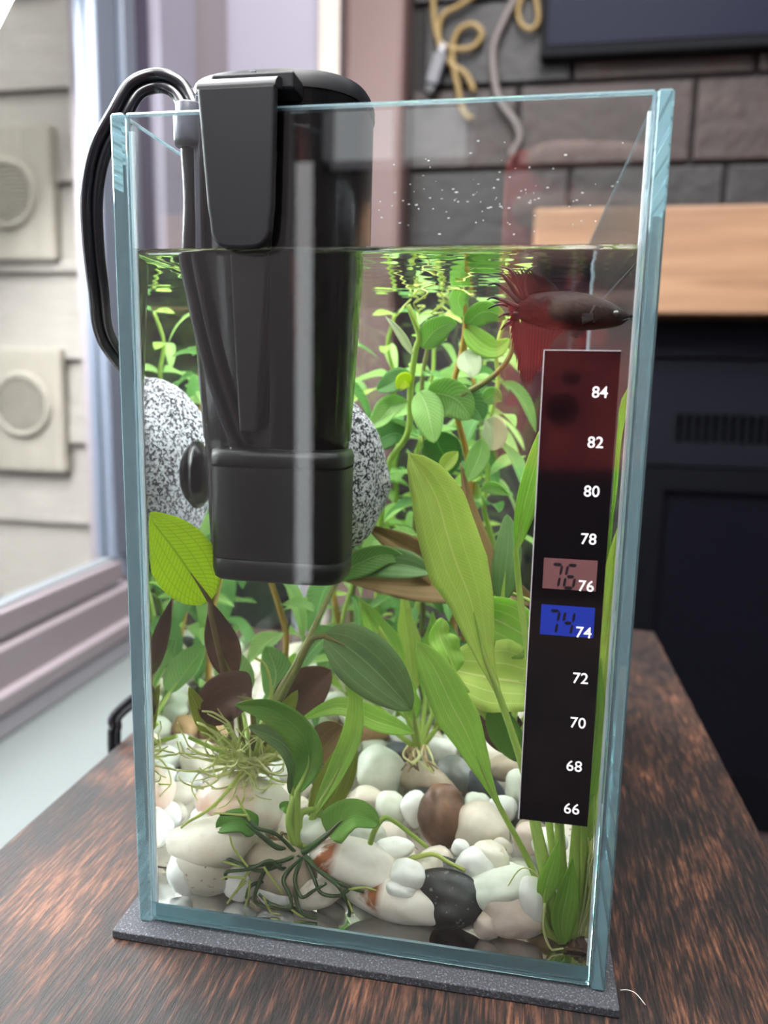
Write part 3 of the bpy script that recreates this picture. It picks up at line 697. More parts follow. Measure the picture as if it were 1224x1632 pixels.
PB = [
 (640, 1461, 168, 78, -6, 0, 'rust', 'long cream pebble with rust stains at its left end, lying front centre'),
 (566, 1378, 150, 78, -12, 13, 'rust', 'big oval pale pebble with a dark rust patch on its left tip'),
 (340, 1341, 142, 78, 14, 9, 'cream', 'large cream pebble leaning up to the right beneath the pink quartz'),
 (271, 1411, 54, 70, -14, 3, 'white', 'small upright white pebble touching the left front corner'),
 (322, 1418, 104, 76, -18, 0, 'greycream', 'greyish speckled pebble beside the small upright white one'),
 (389, 1276, 150, 84, -6, 13, 'pink', 'large pink and white quartz stone below the left rosette'),
 (791, 1414, 116, 62, 27, 9, 'greenwhite', 'elongated white pebble tilted up to the right left of the sword plant'),
 (757, 1382, 66, 62, 0, 12, 'white', 'round bright white pebble left of the elongated tilted one'),
 (782, 1366, 60, 50, -20, 16, 'cream', 'cream pebble tucked behind the round bright white one'),
 (815, 1480, 112, 92, -20, 0, 'pinkgrey', 'large pinkish grey stone low beside the sword plant base'),
 (848, 1432, 44, 78, 14, 8, 'white', 'narrow upright white pebble against the sword plant stalks'),
 (776, 1478, 46, 52, 30, 1, 'pinkgrey', 'small pinkish pebble left of the large pinkish grey stone'),
 (704, 1303, 78, 108, 8, 6, 'brown', 'upright egg-shaped brown stone in the middle of the tank'),
 (768, 1322, 98, 80, -10, 8, 'cream', 'cream stone with a dimple right of the brown egg-shaped one'),
 (684, 1243, 108, 50, -14, 12, 'beige', 'flat beige stone lying above the brown egg-shaped one'),
 (606, 1233, 80, 82, 0, 9, 'greenwhite', 'smooth round cool white stone left of the flat beige one'),
 (716, 1442, 120, 92, -8, 0, 'slate', 'dark grey slate stone lying behind the long rust-stained pebble'),
 (700, 1392, 90, 50, -5, 6, 'slate', 'second dark slate stone farther back under the brown one'),
 (728, 1236, 70, 62, 10, 12, 'grey', 'mottled grey stone right of the flat beige one'),
 (772, 1254, 72, 44, -30, 12, 'navy', 'dark veined stone under the long green leaf'),
 (628, 1352, 64, 36, 12, 14, 'white', 'small flat white pebble above the big oval rust-tipped one'),
 (652, 1396, 58, 50, 10, 11, 'white', 'white pebble at the right end of the big oval rust-tipped one'),
 (680, 1384, 50, 54, -35, 10, 'cream', 'cream pebble leaning on the white one before the slate'),
 (640, 1418, 50, 26, 0, 10, 'white', 'sliver of white pebble on top of the long rust-stained one'),
 (438, 1446, 60, 44, -20, 3, 'white', 'white pebble under the hanging dark roots'),
 (505, 1430, 92, 46, 22, 4, 'cream', 'tan streaked pebble right of the dark roots'),
 (446, 1388, 118, 86, -10, 5, 'beige', 'grey-brown stone behind the dark green roots'),
 (382, 1408, 60, 56, 0, 2, 'white', 'white pebble half hidden between grey speckled pebble and roots'),
 (498, 1326, 64, 46, 8, 18, 'greenwhite', 'pale pebble behind the anchor point of the dark roots'),
 (872, 1342, 64, 50, 0, 13, 'white', 'white pebble just under the thermometer strip'),
 (842, 1336, 52, 52, 0, 13, 'pinkgrey', 'light pinkish pebble left under the thermometer strip'),
 (640, 1197, 62, 34, 8, 18, 'navy', 'small blue-black stone left of the middle rosette'),
 (588, 1166, 76, 40, -8, 20, 'orange', 'tan orange stone behind the twisted ribbon leaf'),
 (600, 1196, 52, 42, 0, 14, 'greenwhite', 'small cool white stone above the smooth round one'),
 (650, 1168, 56, 52, 0, 22, 'white', 'white stone directly behind the middle rosette roots'),
 (700, 1196, 56, 42, 0, 17, 'white', 'white stone right of the middle rosette roots'),
 (622, 1286, 52, 54, 20, 8, 'greenwhite', 'cool white pebble under the smooth round stone'),
 (660, 1290, 44, 60, 5, 9, 'white', 'blocky white pebble left of the brown egg-shaped stone'),
 (762, 1282, 46, 40, 0, 12, 'greenwhite', 'small pale pebble above the dimpled cream stone'),
 (800, 1290, 54, 46, 10, 12, 'white', 'white pebble above right of the dimpled cream stone'),
 (828, 1256, 50, 56, 0, 15, 'greenwhite', 'pale stone at the left edge of the thermometer strip'),
 (260, 1320, 60, 60, 20, 6, 'white', 'bright white pebble by the left pane behind the cream one'),
 (300, 1306, 62, 46, -20, 8, 'white', 'bright white pebble under the left end of the pink quartz'),
 (585, 1325, 60, 44, -6, 10, 'greenwhite', 'pale pebble behind the small folded green leaf'),
 (805, 1225, 56, 40, 0, 18, 'beige', 'beige stone beneath the stalk of the tallest leaf'),
 (905, 1440, 46, 60, 0, 4, 'pinkgrey', 'pinkish pebble behind the sword plant stalks'),
 (880, 1400, 46, 46, 0, 8, 'white', 'white pebble behind the sword plant stalks'),
 (733, 1352, 30, 28, 0, 12, 'white', 'tiny white pebble between brown and cream stones'),
 (800, 1350, 34, 30, 0, 12, 'greycream', 'tiny greyish pebble right under the dimpled cream stone'),
 (808, 1388, 44, 32, 0, 12, 'white', 'small white pebble above the elongated tilted one'),
]
for p in PB: pebble(*p)
# bed of pebbles rising to the back
def bed(x, y): return .0065+.034*max(0, min(1, (y-.03)/.15))**.9
fillm = [stone_mesh(60+i, (1, .85, .72), I3, .13) for i in range(7)]
kinds = ['white']*5+['greenwhite']*5+['cream']*3+['greycream']*2+['pinkgrey', 'beige', 'grey', 'orange', 'slate']
lab = dict(white='small smooth white pebble packed into the bed on the tank floor', greenwhite='small cool-white pebble packed into the bed on the tank floor', cream='small cream pebble packed into the bed on the tank floor',
  greycream='small greyish cream pebble packed into the bed on the tank floor', pinkgrey='small pinkish pebble packed into the bed on the tank floor', beige='small beige pebble packed into the bed on the tank floor',
  grey='small grey pebble packed into the bed on the tank floor', orange='small tan pebble packed into the bed on the tank floor', slate='small dark slate pebble packed into the bed on the tank floor')
fm_cache = {}
rf = random.Random(21); y = .022; fills = []
while y < .203:
    x = .012+rf.uniform(0, .004)
    while x < .131:
        r_ = rf.uniform(.0052, .0078); X_, Y_ = x+rf.uniform(-.001, .001), min(.2015, y+rf.uniform(-.0015, .0015)); Z_ = bed(X_, Y_)+r_*.35
        okk = True
        for c, rr0, d in placed:
            dd = Vector(((X_-c.x)/(d[0]+r_*.75), (Y_-c.y)/(d[1]+r_*.75), (Z_-c.z)/(d[2]+r_*.75)))
            if dd.length < .86: okk = False; break
        if okk:
            kd = rf.choice(kinds); key = (kd, rf.randrange(7))
            if key not in fm_cache: mm = fillm[key[1]].copy(); mm.materials.clear(); mm.materials.append(P[kd]); fm_cache[key] = mm
            o = bpy.data.objects.new('pebble', fm_cache[key]); COL.objects.link(o)
            o.location = (min(max(X_, .0062+r_), .1365-r_), min(Y_, .2085-r_), max(Z_, .0062+r_*.8)); o.scale = (r_, r_, r_); o.rotation_euler = (rf.uniform(-.4, .4), rf.uniform(-.4, .4), rf.uniform(0, 6.3))
            zx = 'left' if X_ < .049 else ('centre' if X_ < .094 else 'right'); zy = 'front' if Y_ < .075 else ('middle' if Y_ < .14 else 'rear')
            tag(o, lab[kd].replace('packed into the bed on the tank floor', 'in the %s %s of the pebble bed' % (zy, zx)), 'pebble', lab[kd].replace('small ', '').replace(' packed into the bed on the tank floor', 's')+', %s %s' % (zy, zx))
        x += r_*1.75
    y += .0108
# gravel under the pebbles
V, F = [], []; gx_, gy_ = 60, 84
for j in range(gy_+1):
    for i in range(gx_+1):
        x, yy = .0058+(.1368-.0058)*i/gx_, .03+(.2090-.03)*j/gy_
        z = bed(x, yy)-.0035+.0016*noise.noise(Vector((x*260, yy*260, 3))); V.append((x, yy, max(.0060, z)))
F = [(j*(gx_+1)+i, j*(gx_+1)+i+1, (j+1)*(gx_+1)+i+1, (j+1)*(gx_+1)+i) for j in range(gy_) for i in range(gx_)]
nb = len(V); ring = [(i, 0) for i in range(gx_)]+[(gx_, j) for j in range(gy_)]+[(i, gy_) for i in range(gx_, 0, -1)]+[(0, j) for j in range(gy_, 0, -1)]
for i, j in ring: v = V[j*(gx_+1)+i]; V.append((v[0], v[1], .0059))
for a in range(len(ring)):
    b = (a+1) % len(ring); ia = ring[a][1]*(gx_+1)+ring[a][0]; ib = ring[b][1]*(gx_+1)+ring[b][0]; F.append((ia, nb+a, nb+b, ib))
F.append(tuple(nb+a for a in range(len(ring)-1, -1, -1)))
tag(obj('gravel', me('gravel', V, F), P['greycream']), 'fine pale gravel filling the gaps under the pebbles', 'gravel', kind='stuff')

# ------------------------------------------------------------------ plants
def inside(p, m=.0009):
    return Vector((min(max(p.x, G+.0002+m), TW-G-.0002-m), min(max(p.y, G+.0003+m), TD-G-.0003-m), min(max(p.z, .0065), WZ-.0008)))
BT = [(0, .08), (.1, .2), (.2, .36), (.27, .53), (.4, .75), (.53, 1), (.66, .96), (.79, .86), (.9, .6), (.96, .33), (1, 0)]
def tab(t):
    for (a, b), (c, d) in zip(BT, BT[1:]):
        if t <= c: return b+(d-b)*(t-a)/(c-a)
    return 0
PROF = dict(sword=lambda t: math.sin(math.pi*min(1, t**.72))**.85*(1 if t < .97 else 1), big=lambda t: tab(t),
            oval=lambda t: math.sin(math.pi*t**.85)**.62, lance=lambda t: math.sin(math.pi*t**.8)**.95,
            heart=lambda t: min(1, (t/.16)**.5)*math.sqrt(max(0, 1-((t-.16)/.84)**2.3)) if t > .16 else (t/.16)**.5)
def leaf(plant, path, wpx, mat, prof='sword', tilt=0, cup=.12, wavy=0, name='leaf', label=None, petiole=None, pmat='green', pr=.0011, w_m=None, nu=20, twist=0, seed=0):
    """path runs from blade base to tip, entries (px, py, Y) or Vector"""
    P3 = [at(*p) if not isinstance(p, Vector) else p for p in path]; Q = cr(P3, 8)
    k = len(Q); mpx = path[len(path)//2]
    wm_ = w_m or wpx*mmpp(mpx[0], mpx[1], mpx[2]); V = []; F = []; uv = []; nv = 8
    Ls = [0]
    for i in range(1, k): Ls.append(Ls[-1]+(Q[i]-Q[i-1]).length)
    for i in range(k):
        t = Ls[i]/Ls[-1]; T = (Q[min(i+1, k-1)]-Q[max(i-1, 0)]).normalized(); vw = (Q[i]-CAMP).normalized()
        s_ = T.cross(vw); s_ = s_.normalized() if s_.length > .05 else T.orthogonal().normalized()
        ang = math.radians(tilt+twist*t); s_ = Matrix.Rotation(ang, 3, T) @ s_; N = T.cross(s_).normalized()
        hw = wm_/2*max(.02, PROF[prof](max(.0005, min(.9995, t))))
        for j in range(nv+1):
            a = (j/nv-.5)*2
            off = cup*wm_*(a*a)*PROF[prof](max(.001, min(.999, t))) + (wavy*math.sin(t*17+seed+(1.3 if a > 0 else 0))*abs(a)**1.5 if wavy else 0) - .05*wm_*(1-abs(a))**8
            V.append(inside(Q[i]+s_*(a*hw)+N*off)); uv.append((t, j/nv))
    for i in range(k-1):
        for j in range(nv): F.append((i*(nv+1)+j, i*(nv+1)+j+1, (i+1)*(nv+1)+j+1, (i+1)*(nv+1)+j))
    org = Vector(plant.location)
    o = obj(name, me(name, [v-org for v in V], F, True, uv), L[mat] if mat in L else mat, plant)
    sd = o.modifiers.new('thick', 'SOLIDIFY'); sd.thickness = .00022; sd.offset = 0
    if label: o['label'] = label
    if petiole:
        pp = [at(*p) if not isinstance(p, Vector) else p for p in petiole]; pp = [inside(p, pr) for p in cr(pp+[P3[0]], 7)]
        # the stalk runs on as a midrib for the first third of the blade
        pp += [inside(q, .0006) for q in Q[1:max(2, k//3)]]
        npet = len(pp); cut = (npet-max(1, k//3-1))/npet
        ob = MB().tube(pp, lambda t: pr*(1.15-.35*t/cut) if t < cut else pr*.8*(1-(t-cut)/(1-cut)*.85), 8)
        ob.V = [v-org for v in ob.V]; ob.build('petiole', S[pmat], o, True)
    return o
def strand(plant, pts, r, mat, name='root', taper=.5):
    pp = [inside(at(*p) if not isinstance(p, Vector) else p, r) for p in pts]; pp = [inside(p, r) for p in cr(pp, 6)]
    mb = MB().tube(pp, lambda t: r*(1-taper*t), 6); org = Vector(plant.location); mb.V = [v-org for v in mb.V]
    return mb.build(name, S[mat], plant, True)
def pbase(name, px, py, Y, label): return empty(name, tuple(at(px, py, Y)), label, 'plant')

# --- sword plant, right front corner
sw = pbase('sword_plant', 908, 1500, .018, 'tall broad-leaved green plant rooted in the right front corner')
leaf(sw, [(797, 1112, .030), (774, 1050, .030), (761, 1000, .030), (748, 950, .029), (728, 900, .028), (712, 850, .027), (698, 800, .026), (678, 760, .025), (651, 722, .024)], 100, 'yellow', 'big', tilt=4, cup=.05, label='largest tall yellow-green leaf', petiole=[(896, 1492, .018), (872, 1420, .020), (852, 1320, .024), (832, 1220, .028)], pr=.0013, nu=26)
leaf(sw, [(798, 1290, .013), (774, 1240, .013), (757, 1200, .013), (739, 1160, .012), (720, 1125, .012), (693, 1068, .012), (664, 1022, .012)], 66, 'fresh', 'big', tilt=-6, cup=.06, label='second long pointed leaf lower down', petiole=[(884, 1485, .016), (862, 1420, .014), (836, 1360, .013)], pr=.0010)
leaf(sw, [(936, 1240, .010), (955, 1120, .009), (972, 980, .009), (986, 842, .009)], 52, 'yellow', 'oval', tilt=0, cup=.04, petiole=[(918, 1495, .018), (934, 1380, .016), (940, 1280, .015)], pr=.0015)
leaf(sw, [(932, 1300, .008), (944, 1210, .0078), (952, 1130, .0078), (958, 1050, .008)], 34, 'fresh', 'lance', tilt=0, petiole=[(912, 1498, .018), (926, 1400, .014)], pr=.0012)
leaf(sw, [(864, 1446, .010), (872, 1408, .009), (882, 1376, .009), (892, 1338, .009)], 34, 'fresh', 'lance', tilt=25, cup=.1, petiole=[(888, 1498, .014), (872, 1480, .011)], pr=.0010)
leaf(sw, [(822, 880, .045), (838, 800, .045), (866, 700, .05), (900, 620, .05)], 46, 'fresh', 'lance', tilt=35, petiole=[(905, 1490, .02), (880, 1350, .03), (850, 1100, .04), (830, 960, .045)], pr=.0011)
leaf(sw, [(975, 900, .05), (985, 800, .05), (985, 700, .05), (960, 600, .05)], 60, 'fresh', 'lance', tilt=-40, petiole=[(915, 1490, .02), (940, 1300, .03), (960, 1060, .045)], pr=.0011)
for pp in ([(905, 1500, .018), (897, 1420, .014), (893, 1350, .013), (890, 1280, .013)], [(915, 1500, .017), (914, 1420, .013), (918, 1340, .012), (924, 1260, .012)], [(895, 1500, .016), (880, 1440, .012), (868, 1375, .012), (852, 1300, .016)]):
    strand(sw, pp, .0021, 'green', 'stalk', .4)
leaf(sw, [(888, 1500, .0125), (868, 1478, .011), (862, 1440, .0105), (858, 1400, .0105)], 26, 'yellow', 'lance', tilt=30)
leaf(sw, [(900, 1505, .0115), (896, 1470, .0105), (905, 1420, .010), (912, 1370, .010)], 40, 'fresh', 'lance', tilt=10, cup=.3)
for k in range(16):
    r_ = random.Random(k); x0 = 925+r_.uniform(-12, 12); strand(sw, [(x0, 1495, .015), (935+r_.uniform(-6, 14), 1440, .012+r_.uniform(0, .006)), (942+r_.uniform(-8, 12), 1390, .012+r_.uniform(0, .006)), (950+r_.uniform(-14, 8), 1345+r_.uniform(-10, 30), .012)], .00032, 'pale', 'root', .3)
for k in range(18):
    r_ = random.Random(50+k); strand(sw, [(918+r_.uniform(-6, 10), 1500+r_.uniform(-8, 8), .014), (920+r_.uniform(-14, 20), 1515, .012), (915+r_.uniform(-32, 28), 1528+r_.uniform(-8, 6), .011)], .0007, 'dirt', 'root', .6)
strand(sw, [(870, 1455, .010), (860, 1400, .0095), (830, 1385, .0095), (800, 1430, .010), (785, 1458, .012)], .0003, 'pale'); strand(sw, [(868, 1440, .0085), (866, 1480, .008), (880, 1515, .009), (905, 1524, .012)], .0005, 'pale')

# --- middle rosette
mr = pbase('green_rosette', 668, 1196, .085, 'yellow-green rosette with brown roots in the middle of the pebble bed')
for tip, w_, m_, mid_, tl in (((572, 952, .10), 52, 'fresh', (618, 1040, .095), 10), ((640, 935, .11), 40, 'yellow', (655, 1060, .1), 30), ((604, 1000, .075), 44, 'yellow', (630, 1090, .08), -20), ((690, 975, .11), 36, 'fresh', (682, 1080, .1), 20),
                              ((730, 1050, .1), 40, 'yellow', (700, 1110, .09), -10), ((560, 1128, .075), 40, 'yellow', (606, 1150, .08), 30), ((640, 1060, .07), 34, 'fresh', (656, 1120, .075), -30), ((600, 1080, .08), 36, 'fresh', (640, 1120, .085), 20), ((745, 1120, .09), 28, 'yellow', (705, 1150, .088), 20)):
    a = Vector((668, 1196, .085)); mm_ = Vector(mid_); b = Vector(tip)
    q1 = a.lerp(mm_, .35); q2 = a.lerp(mm_, .65)
    leaf(mr, [tuple(q2), tuple(mm_), tuple(mm_.lerp(b, .5)), tip], w_, m_, 'lance', tilt=tl, wavy=.0008, cup=.1, seed=tip[0], petiole=[tuple(a), tuple(q1)], pr=.0011)
for k in range(16):
    r_ = random.Random(k+90); x0 = 662+r_.uniform(-14, 18)
    strand(mr, [(x0, 1188, .084), (x0+r_.uniform(-12, 12), 1205, .080), (x0+r_.uniform(-22, 26), 1222+r_.uniform(-6, 12), .077)], .00055, r_.choice(['tan', 'pale', 'brown']))

# --- wavy-leaved plant behind the strip
wv = pbase('wavy_leaf_plant', 815, 1190, .07, 'wavy yellow-green and brown leaved plant left behind the thermometer strip')
leaf(wv, [(880, 1090, .06), (820, 1085, .06), (760, 1075, .062), (700, 1062, .066)], 120, 'yellow', 'oval', tilt=12, wavy=.0018, seed=1, petiole=[(815, 1190, .07), (850, 1140, .065)])
leaf(wv, [(870, 1040, .065), (830, 1010, .066), (780, 985, .068), (725, 975, .07)], 88, 'fresh', 'oval', tilt=-15, wavy=.0018, seed=3, petiole=[(815, 1190, .07), (862, 1120, .067)])
leaf(wv, [(725, 1075, .055), (712, 1040, .055), (700, 1010, .056), (705, 985, .058)], 50, 'fresh', 'oval', tilt=25, wavy=.0012, seed=5, petiole=[(815, 1190, .07), (765, 1130, .06)])
leaf(wv, [(800, 960, .078), (806, 905, .078), (810, 860, .08), (808, 820, .082)], 46, 'grey', 'oval', tilt=5, petiole=[(815, 1190, .07), (822, 1080, .075), (806, 1010, .078)])
leaf(wv, [(800, 1000, .085), (782, 920, .084), (752, 830, .084), (734, 738, .084)], 40, 'brown', 'lance', tilt=35, label='narrow upright brown leaf', petiole=[(815, 1190, .075), (812, 1090, .08)])
leaf(wv, [(780, 1130, .06), (798, 1155, .06), (812, 1180, .06), (828, 1215, .06)], 52, 'dark', 'oval', tilt=10)
leaf(wv, [(770, 1130, .072), (790, 1150, .072), (812, 1175, .072), (840, 1200, .072)], 66, 'purple', 'oval', tilt=0, label='dark brown decaying leaf')
leaf(wv, [(860, 965, .09), (800, 940, .09), (720, 932, .092), (640, 930, .095), (536, 922, .10)], 66, 'brown', 'lance', tilt=10, label='long flat brown leaf', petiole=[(815, 1190, .075), (880, 1050, .085)])
leaf(wv, [(720, 960, .095), (690, 905, .095), (640, 870, .098), (580, 836, .1)], 52, 'brown', 'lance', tilt=-8, label='brown leaf pointing at the speckled stone', petiole=[(815, 1190, .075), (770, 1050, .085)])
leaf(wv, [(690, 912, .082), (640, 900, .082), (590, 900, .084), (545, 920, .086)], 50, 'grey', 'lance', tilt=10)

# --- left rosette with netted leaf and brown leaves
lr = pbase('netted_leaf_plant', 395, 1208, .046, 'plant with one bright netted leaf and brown leaves near the left pane')
leaf(lr, [(334, 958, .022), (312, 925, .018), (278, 876, .013), (250, 840, .010), (234, 818, .0085)], 104, 'bright', 'oval', tilt=0, cup=.02, label='bright yellow-green netted leaf', petiole=[(370, 1205, .046), (364, 1110, .040), (347, 1030, .032), (336, 980, .024)], pmat='brown', pr=.0011)
leaf(lr, [(372, 1086, .050), (356, 1045, .050), (344, 1005, .050), (336, 958, .050)], 62, 'purple', 'lance', tilt=25, label='narrow upright purple-brown leaf', petiole=[(388, 1205, .048), (382, 1150, .05)], pmat='olive')
leaf(lr, [(400, 1116, .034), (374, 1110, .034), (350, 1120, .034), (328, 1152, .034)], 76, 'purple', 'heart', tilt=5, label='drooping triangular brown leaf', petiole=[(400, 1205, .046), (404, 1160, .04)], pmat='olive')
leaf(lr, [(446, 1142, .058), (470, 1115, .058), (495, 1092, .058), (528, 1068, .058)], 74, 'purple', 'oval', tilt=5, label='dusky purple-brown oval leaf', petiole=[(405, 1208, .046), (425, 1175, .055)], pmat='olive')
leaf(lr, [(548, 1158, .045), (530, 1175, .045), (512, 1196, .045), (496, 1216, .045)], 60, 'brown', 'oval', tilt=5, label='brown leaf behind the twisted ribbon leaf')
leaf(lr, [(516, 1013, .020), (556, 1034, .018), (606, 1078, .017), (656, 1132, .017)], 96, 'grey', 'oval', tilt=12, cup=.05, label='large dull green oval leaf', petiole=[(415, 1208, .044), (440, 1130, .036), (468, 1075, .028), (494, 1022, .022)], pmat='olive', pr=.0011)
strand(lr, [(412, 1206, .046), (436, 1120, .05), (470, 1060, .058), (505, 990, .068), (535, 928, .08)], .0012, 'olive', 'petiole', .3)
leaf(lr, [(535, 928, .08), (560, 905, .08), (610, 885, .082), (655, 895, .084)], 44, 'mid', 'lance', tilt=15)
for tip, mid_, w_, m_ in (((352, 1030, .075), (372, 1075, .07), 60, 'mid'), ((425, 1028, .085), (440, 1075, .08), 54, 'mid'), ((470, 1040, .095), (462, 1080, .09), 40, 'fresh'), ((300, 1095, .03), (330, 1160, .035), 30, 'olive'), ((474, 1100, .052), (440, 1160, .05), 26, 'olive')):
    a = Vector((402, 1208, .048)); leaf(lr, [tuple(a.lerp(Vector(mid_), .7)), mid_, tip], w_, m_, 'oval', tilt=10, petiole=[tuple(a), tuple(a.lerp(Vector(mid_), .35))])
for k, (tx, ty) in enumerate(((470, 1168), (480, 1185), (455, 1150), (440, 1140), (330, 1160), (350, 1140), (420, 1150), (300, 1175), (462, 1200))):
    strand(lr, [(405+k % 3*6, 1216, .044), ((405+tx)/2, (1212+ty)/2+4, .041), (tx, ty, .038)], .0013, 'green', 'stalk', .45)
for k in range(84):
    r_ = random.Random(k+300); x0, y0 = 400+r_.uniform(-40, 30), 1214+r_.uniform(-8, 8); Y0 = .040+r_.uniform(-.006, .006); p = [(x0, y0, Y0)]; an = r_.uniform(0, 6.3); cv = r_.uniform(-.5, .5); st = r_.uniform(7, 15)
    for s_ in range(8):
        an += cv+r_.uniform(-.35, .35); x0 += st*math.cos(an)-(3.5 if k % 2 else 0); y0 += st*.75*math.sin(an)+(1.2 if k % 3 else -2); y0 = min(max(y0, 1120), 1290); p.append((max(265, x0), y0, max(.012, Y0-.0016*s_+r_.uniform(-.0008, .0008))))
    strand(lr, p, r_.uniform(.00025, .0006), r_.choice(['pale', 'pale', 'pale', 'tip']))
strand(lr, [(412, 1200, .045), (418, 1160, .05), (432, 1110, .05), (424, 1062, .05), (404, 1048, .05)], .0008, 'tip', 'shoot')
strand(lr, [(400, 1212, .042), (345, 1280, .02), (300, 1310, .014), (288, 1320, .013)], .0007, 'tip')

# --- curled-leaf plant sitting on the stones, front left of centre, with dark roots
cp = pbase('rhizome_plant', 478, 1362, .017, 'glossy curled-leaf plant gripping the front pebbles with dark green roots')
leaf(cp, [(474, 1262, .016), (492, 1216, .015), (480, 1170, .013), (430, 1132, .011), (374, 1124, .010)], 52, 'dark', 'oval', tilt=-25, cup=.18, petiole=[(470, 1358, .017), (472, 1310, .017)], pr=.0013, wavy=.0005)
leaf(cp, [(466, 1268, .020), (474, 1226, .019), (452, 1186, .018), (396, 1158, .016)], 46, 'grey', 'oval', tilt=20, cup=.2, petiole=[(474, 1358, .018), (466, 1315, .019)], pr=.0013)
leaf(cp, [(500, 1300, .022), (538, 1230, .022), (562, 1170, .021), (566, 1110, .020), (548, 1062, .020)], 34, 'fresh', 'oval', tilt=-45, cup=.2, petiole=[(480, 1360, .018), (486, 1335, .02)], pr=.0014, twist=50)
leaf(cp, [(496, 1318, .026), (518, 1272, .027), (545, 1215, .027), (566, 1150, .027)], 58, 'olive', 'lance', tilt=15, cup=.12, petiole=[(482, 1360, .018), (486, 1340, .022)], pr=.0013)
leaf(cp, [(408, 1326, .012), (388, 1312, .011), (366, 1312, .011), (344, 1322, .011)], 42, 'dark', 'heart', tilt=20, cup=.16, petiole=[(474, 1360, .016), (440, 1350, .013)], pmat='darkroot', pr=.0010)
leaf(cp, [(522, 1330, .012), (548, 1306, .011), (572, 1300, .011), (604, 1314, .011)], 58, 'dark', 'heart', tilt=-15, cup=.14, petiole=[(482, 1360, .016), (502, 1346, .013)], pmat='darkroot', pr=.0010)
leaf(cp, [(474, 1300, .022), (462, 1290, .022), (452, 1286, .022), (446, 1290, .022)], 22, 'dark', 'oval', tilt=10)
leaf(cp, [(660, 1168, .060), (600, 1150, .05), (540, 1128, .04), (472, 1150, .036)], 44, 'fresh', 'lance', tilt=25, cup=.15)
for pp in ([(470, 1348, .017), (460, 1310, .016), (468, 1270, .016)], [(476, 1350, .017), (478, 1300, .019), (500, 1290, .021)], [(484, 1352, .017), (496, 1325, .022), (510, 1290, .026)]): strand(cp, pp, .0014, 'green', 'stalk', .3)
DR = [[(474, 1362), (452, 1372), (420, 1378), (395, 1382), (370, 1372), (345, 1362)], [(476, 1364), (440, 1382), (410, 1388), (385, 1378), (362, 1368)], [(472, 1364), (450, 1385), (430, 1372), (400, 1385), (362, 1390), (360, 1402)],
      [(478, 1366), (430, 1380), (408, 1420), (408, 1440), (440, 1448), (462, 1445)], [(480, 1366), (452, 1400), (462, 1428), (462, 1448), (430, 1440), (412, 1425)], [(482, 1366), (470, 1400), (480, 1430), (500, 1420), (520, 1408)],
      [(486, 1366), (500, 1400), (512, 1424), (540, 1428), (556, 1418)], [(486, 1364), (520, 1395), (548, 1412), (580, 1422)], [(484, 1366), (510, 1390), (540, 1415), (556, 1445), (556, 1462)],
      [(470, 1358), (440, 1330), (410, 1320), (385, 1300), (350, 1298)], [(476, 1368), (470, 1420), (480, 1455), (505, 1470)], [(474, 1366), (430, 1400), (400, 1412), (392, 1432)]]
for i, pp in enumerate(DR):
    r_ = random.Random(i); n_ = len(pp); strand(cp, [(x, y, .0145-.0072*min(1, j/1.5)+r_.uniform(-.0004, .0008)) for j, (x, y) in enumerate(pp)], .00072, 'darkroot', 'root', .25)
TP = [[(395, 1382), (372, 1352), (366, 1332)], [(385, 1382), (352, 1372), (338, 1366)], [(400, 1385), (385, 1405), (376, 1424)], [(392, 1400), (362, 1398), (352, 1402)], [(392, 1405), (375, 1422), (362, 1440)], [(398, 1402), (396, 1425), (390, 1448)],
      [(395, 1300), (370, 1298), (340, 1296)], [(398, 1308), (385, 1285), (376, 1268)], [(462, 1448), (480, 1462), (505, 1474)], [(420, 1430), (432, 1455), (446, 1468)], [(556, 1418), (580, 1415), (600, 1420)], [(545, 1425), (556, 1440), (562, 1456)], [(420, 1382), (440, 1410), (450, 1425)]]
for i, pp in enumerate(TP): strand(cp, [(x, y, .0066+.0004*(i % 3)) for x, y in pp], .00045, 'tip', 'root_tip', .3)
for k in range(14):
    r_ = random.Random(k+700); x0 = 455+r_.uniform(-25, 25); strand(cp, [(470, 1350, .019), (x0, 1335, .022), (x0+r_.uniform(-20, 20), 1330+r_.uniform(-12, 30), .022), (x0+r_.uniform(-24, 24), 1370+r_.uniform(-12, 20), .02)], .00045, r_.choice(['tan', 'pale', 'brown']))
# runner creeping right over the pebbles
rn = pbase('green_runner', 612, 1330, .02, 'thin green runner stem creeping over the pebbles right of the folded leaf')
strand(rn, [(588, 1352, .016), (596, 1326, .016), (612, 1304, .018), (632, 1312, .020), (655, 1330, .022), (680, 1350, .024)], .0009, 'green', 'stem', .2)
strand(rn, [(655, 1368, .02), (690, 1362, .0185), (715, 1375, .017), (742, 1388, .0165)], .0009, 'tip', 'stem', .3)
strand(rn, [(585, 1385, .0165), (620, 1384, .0165), (655, 1368, .02), ], .0008, 'green', 'stem', .1)

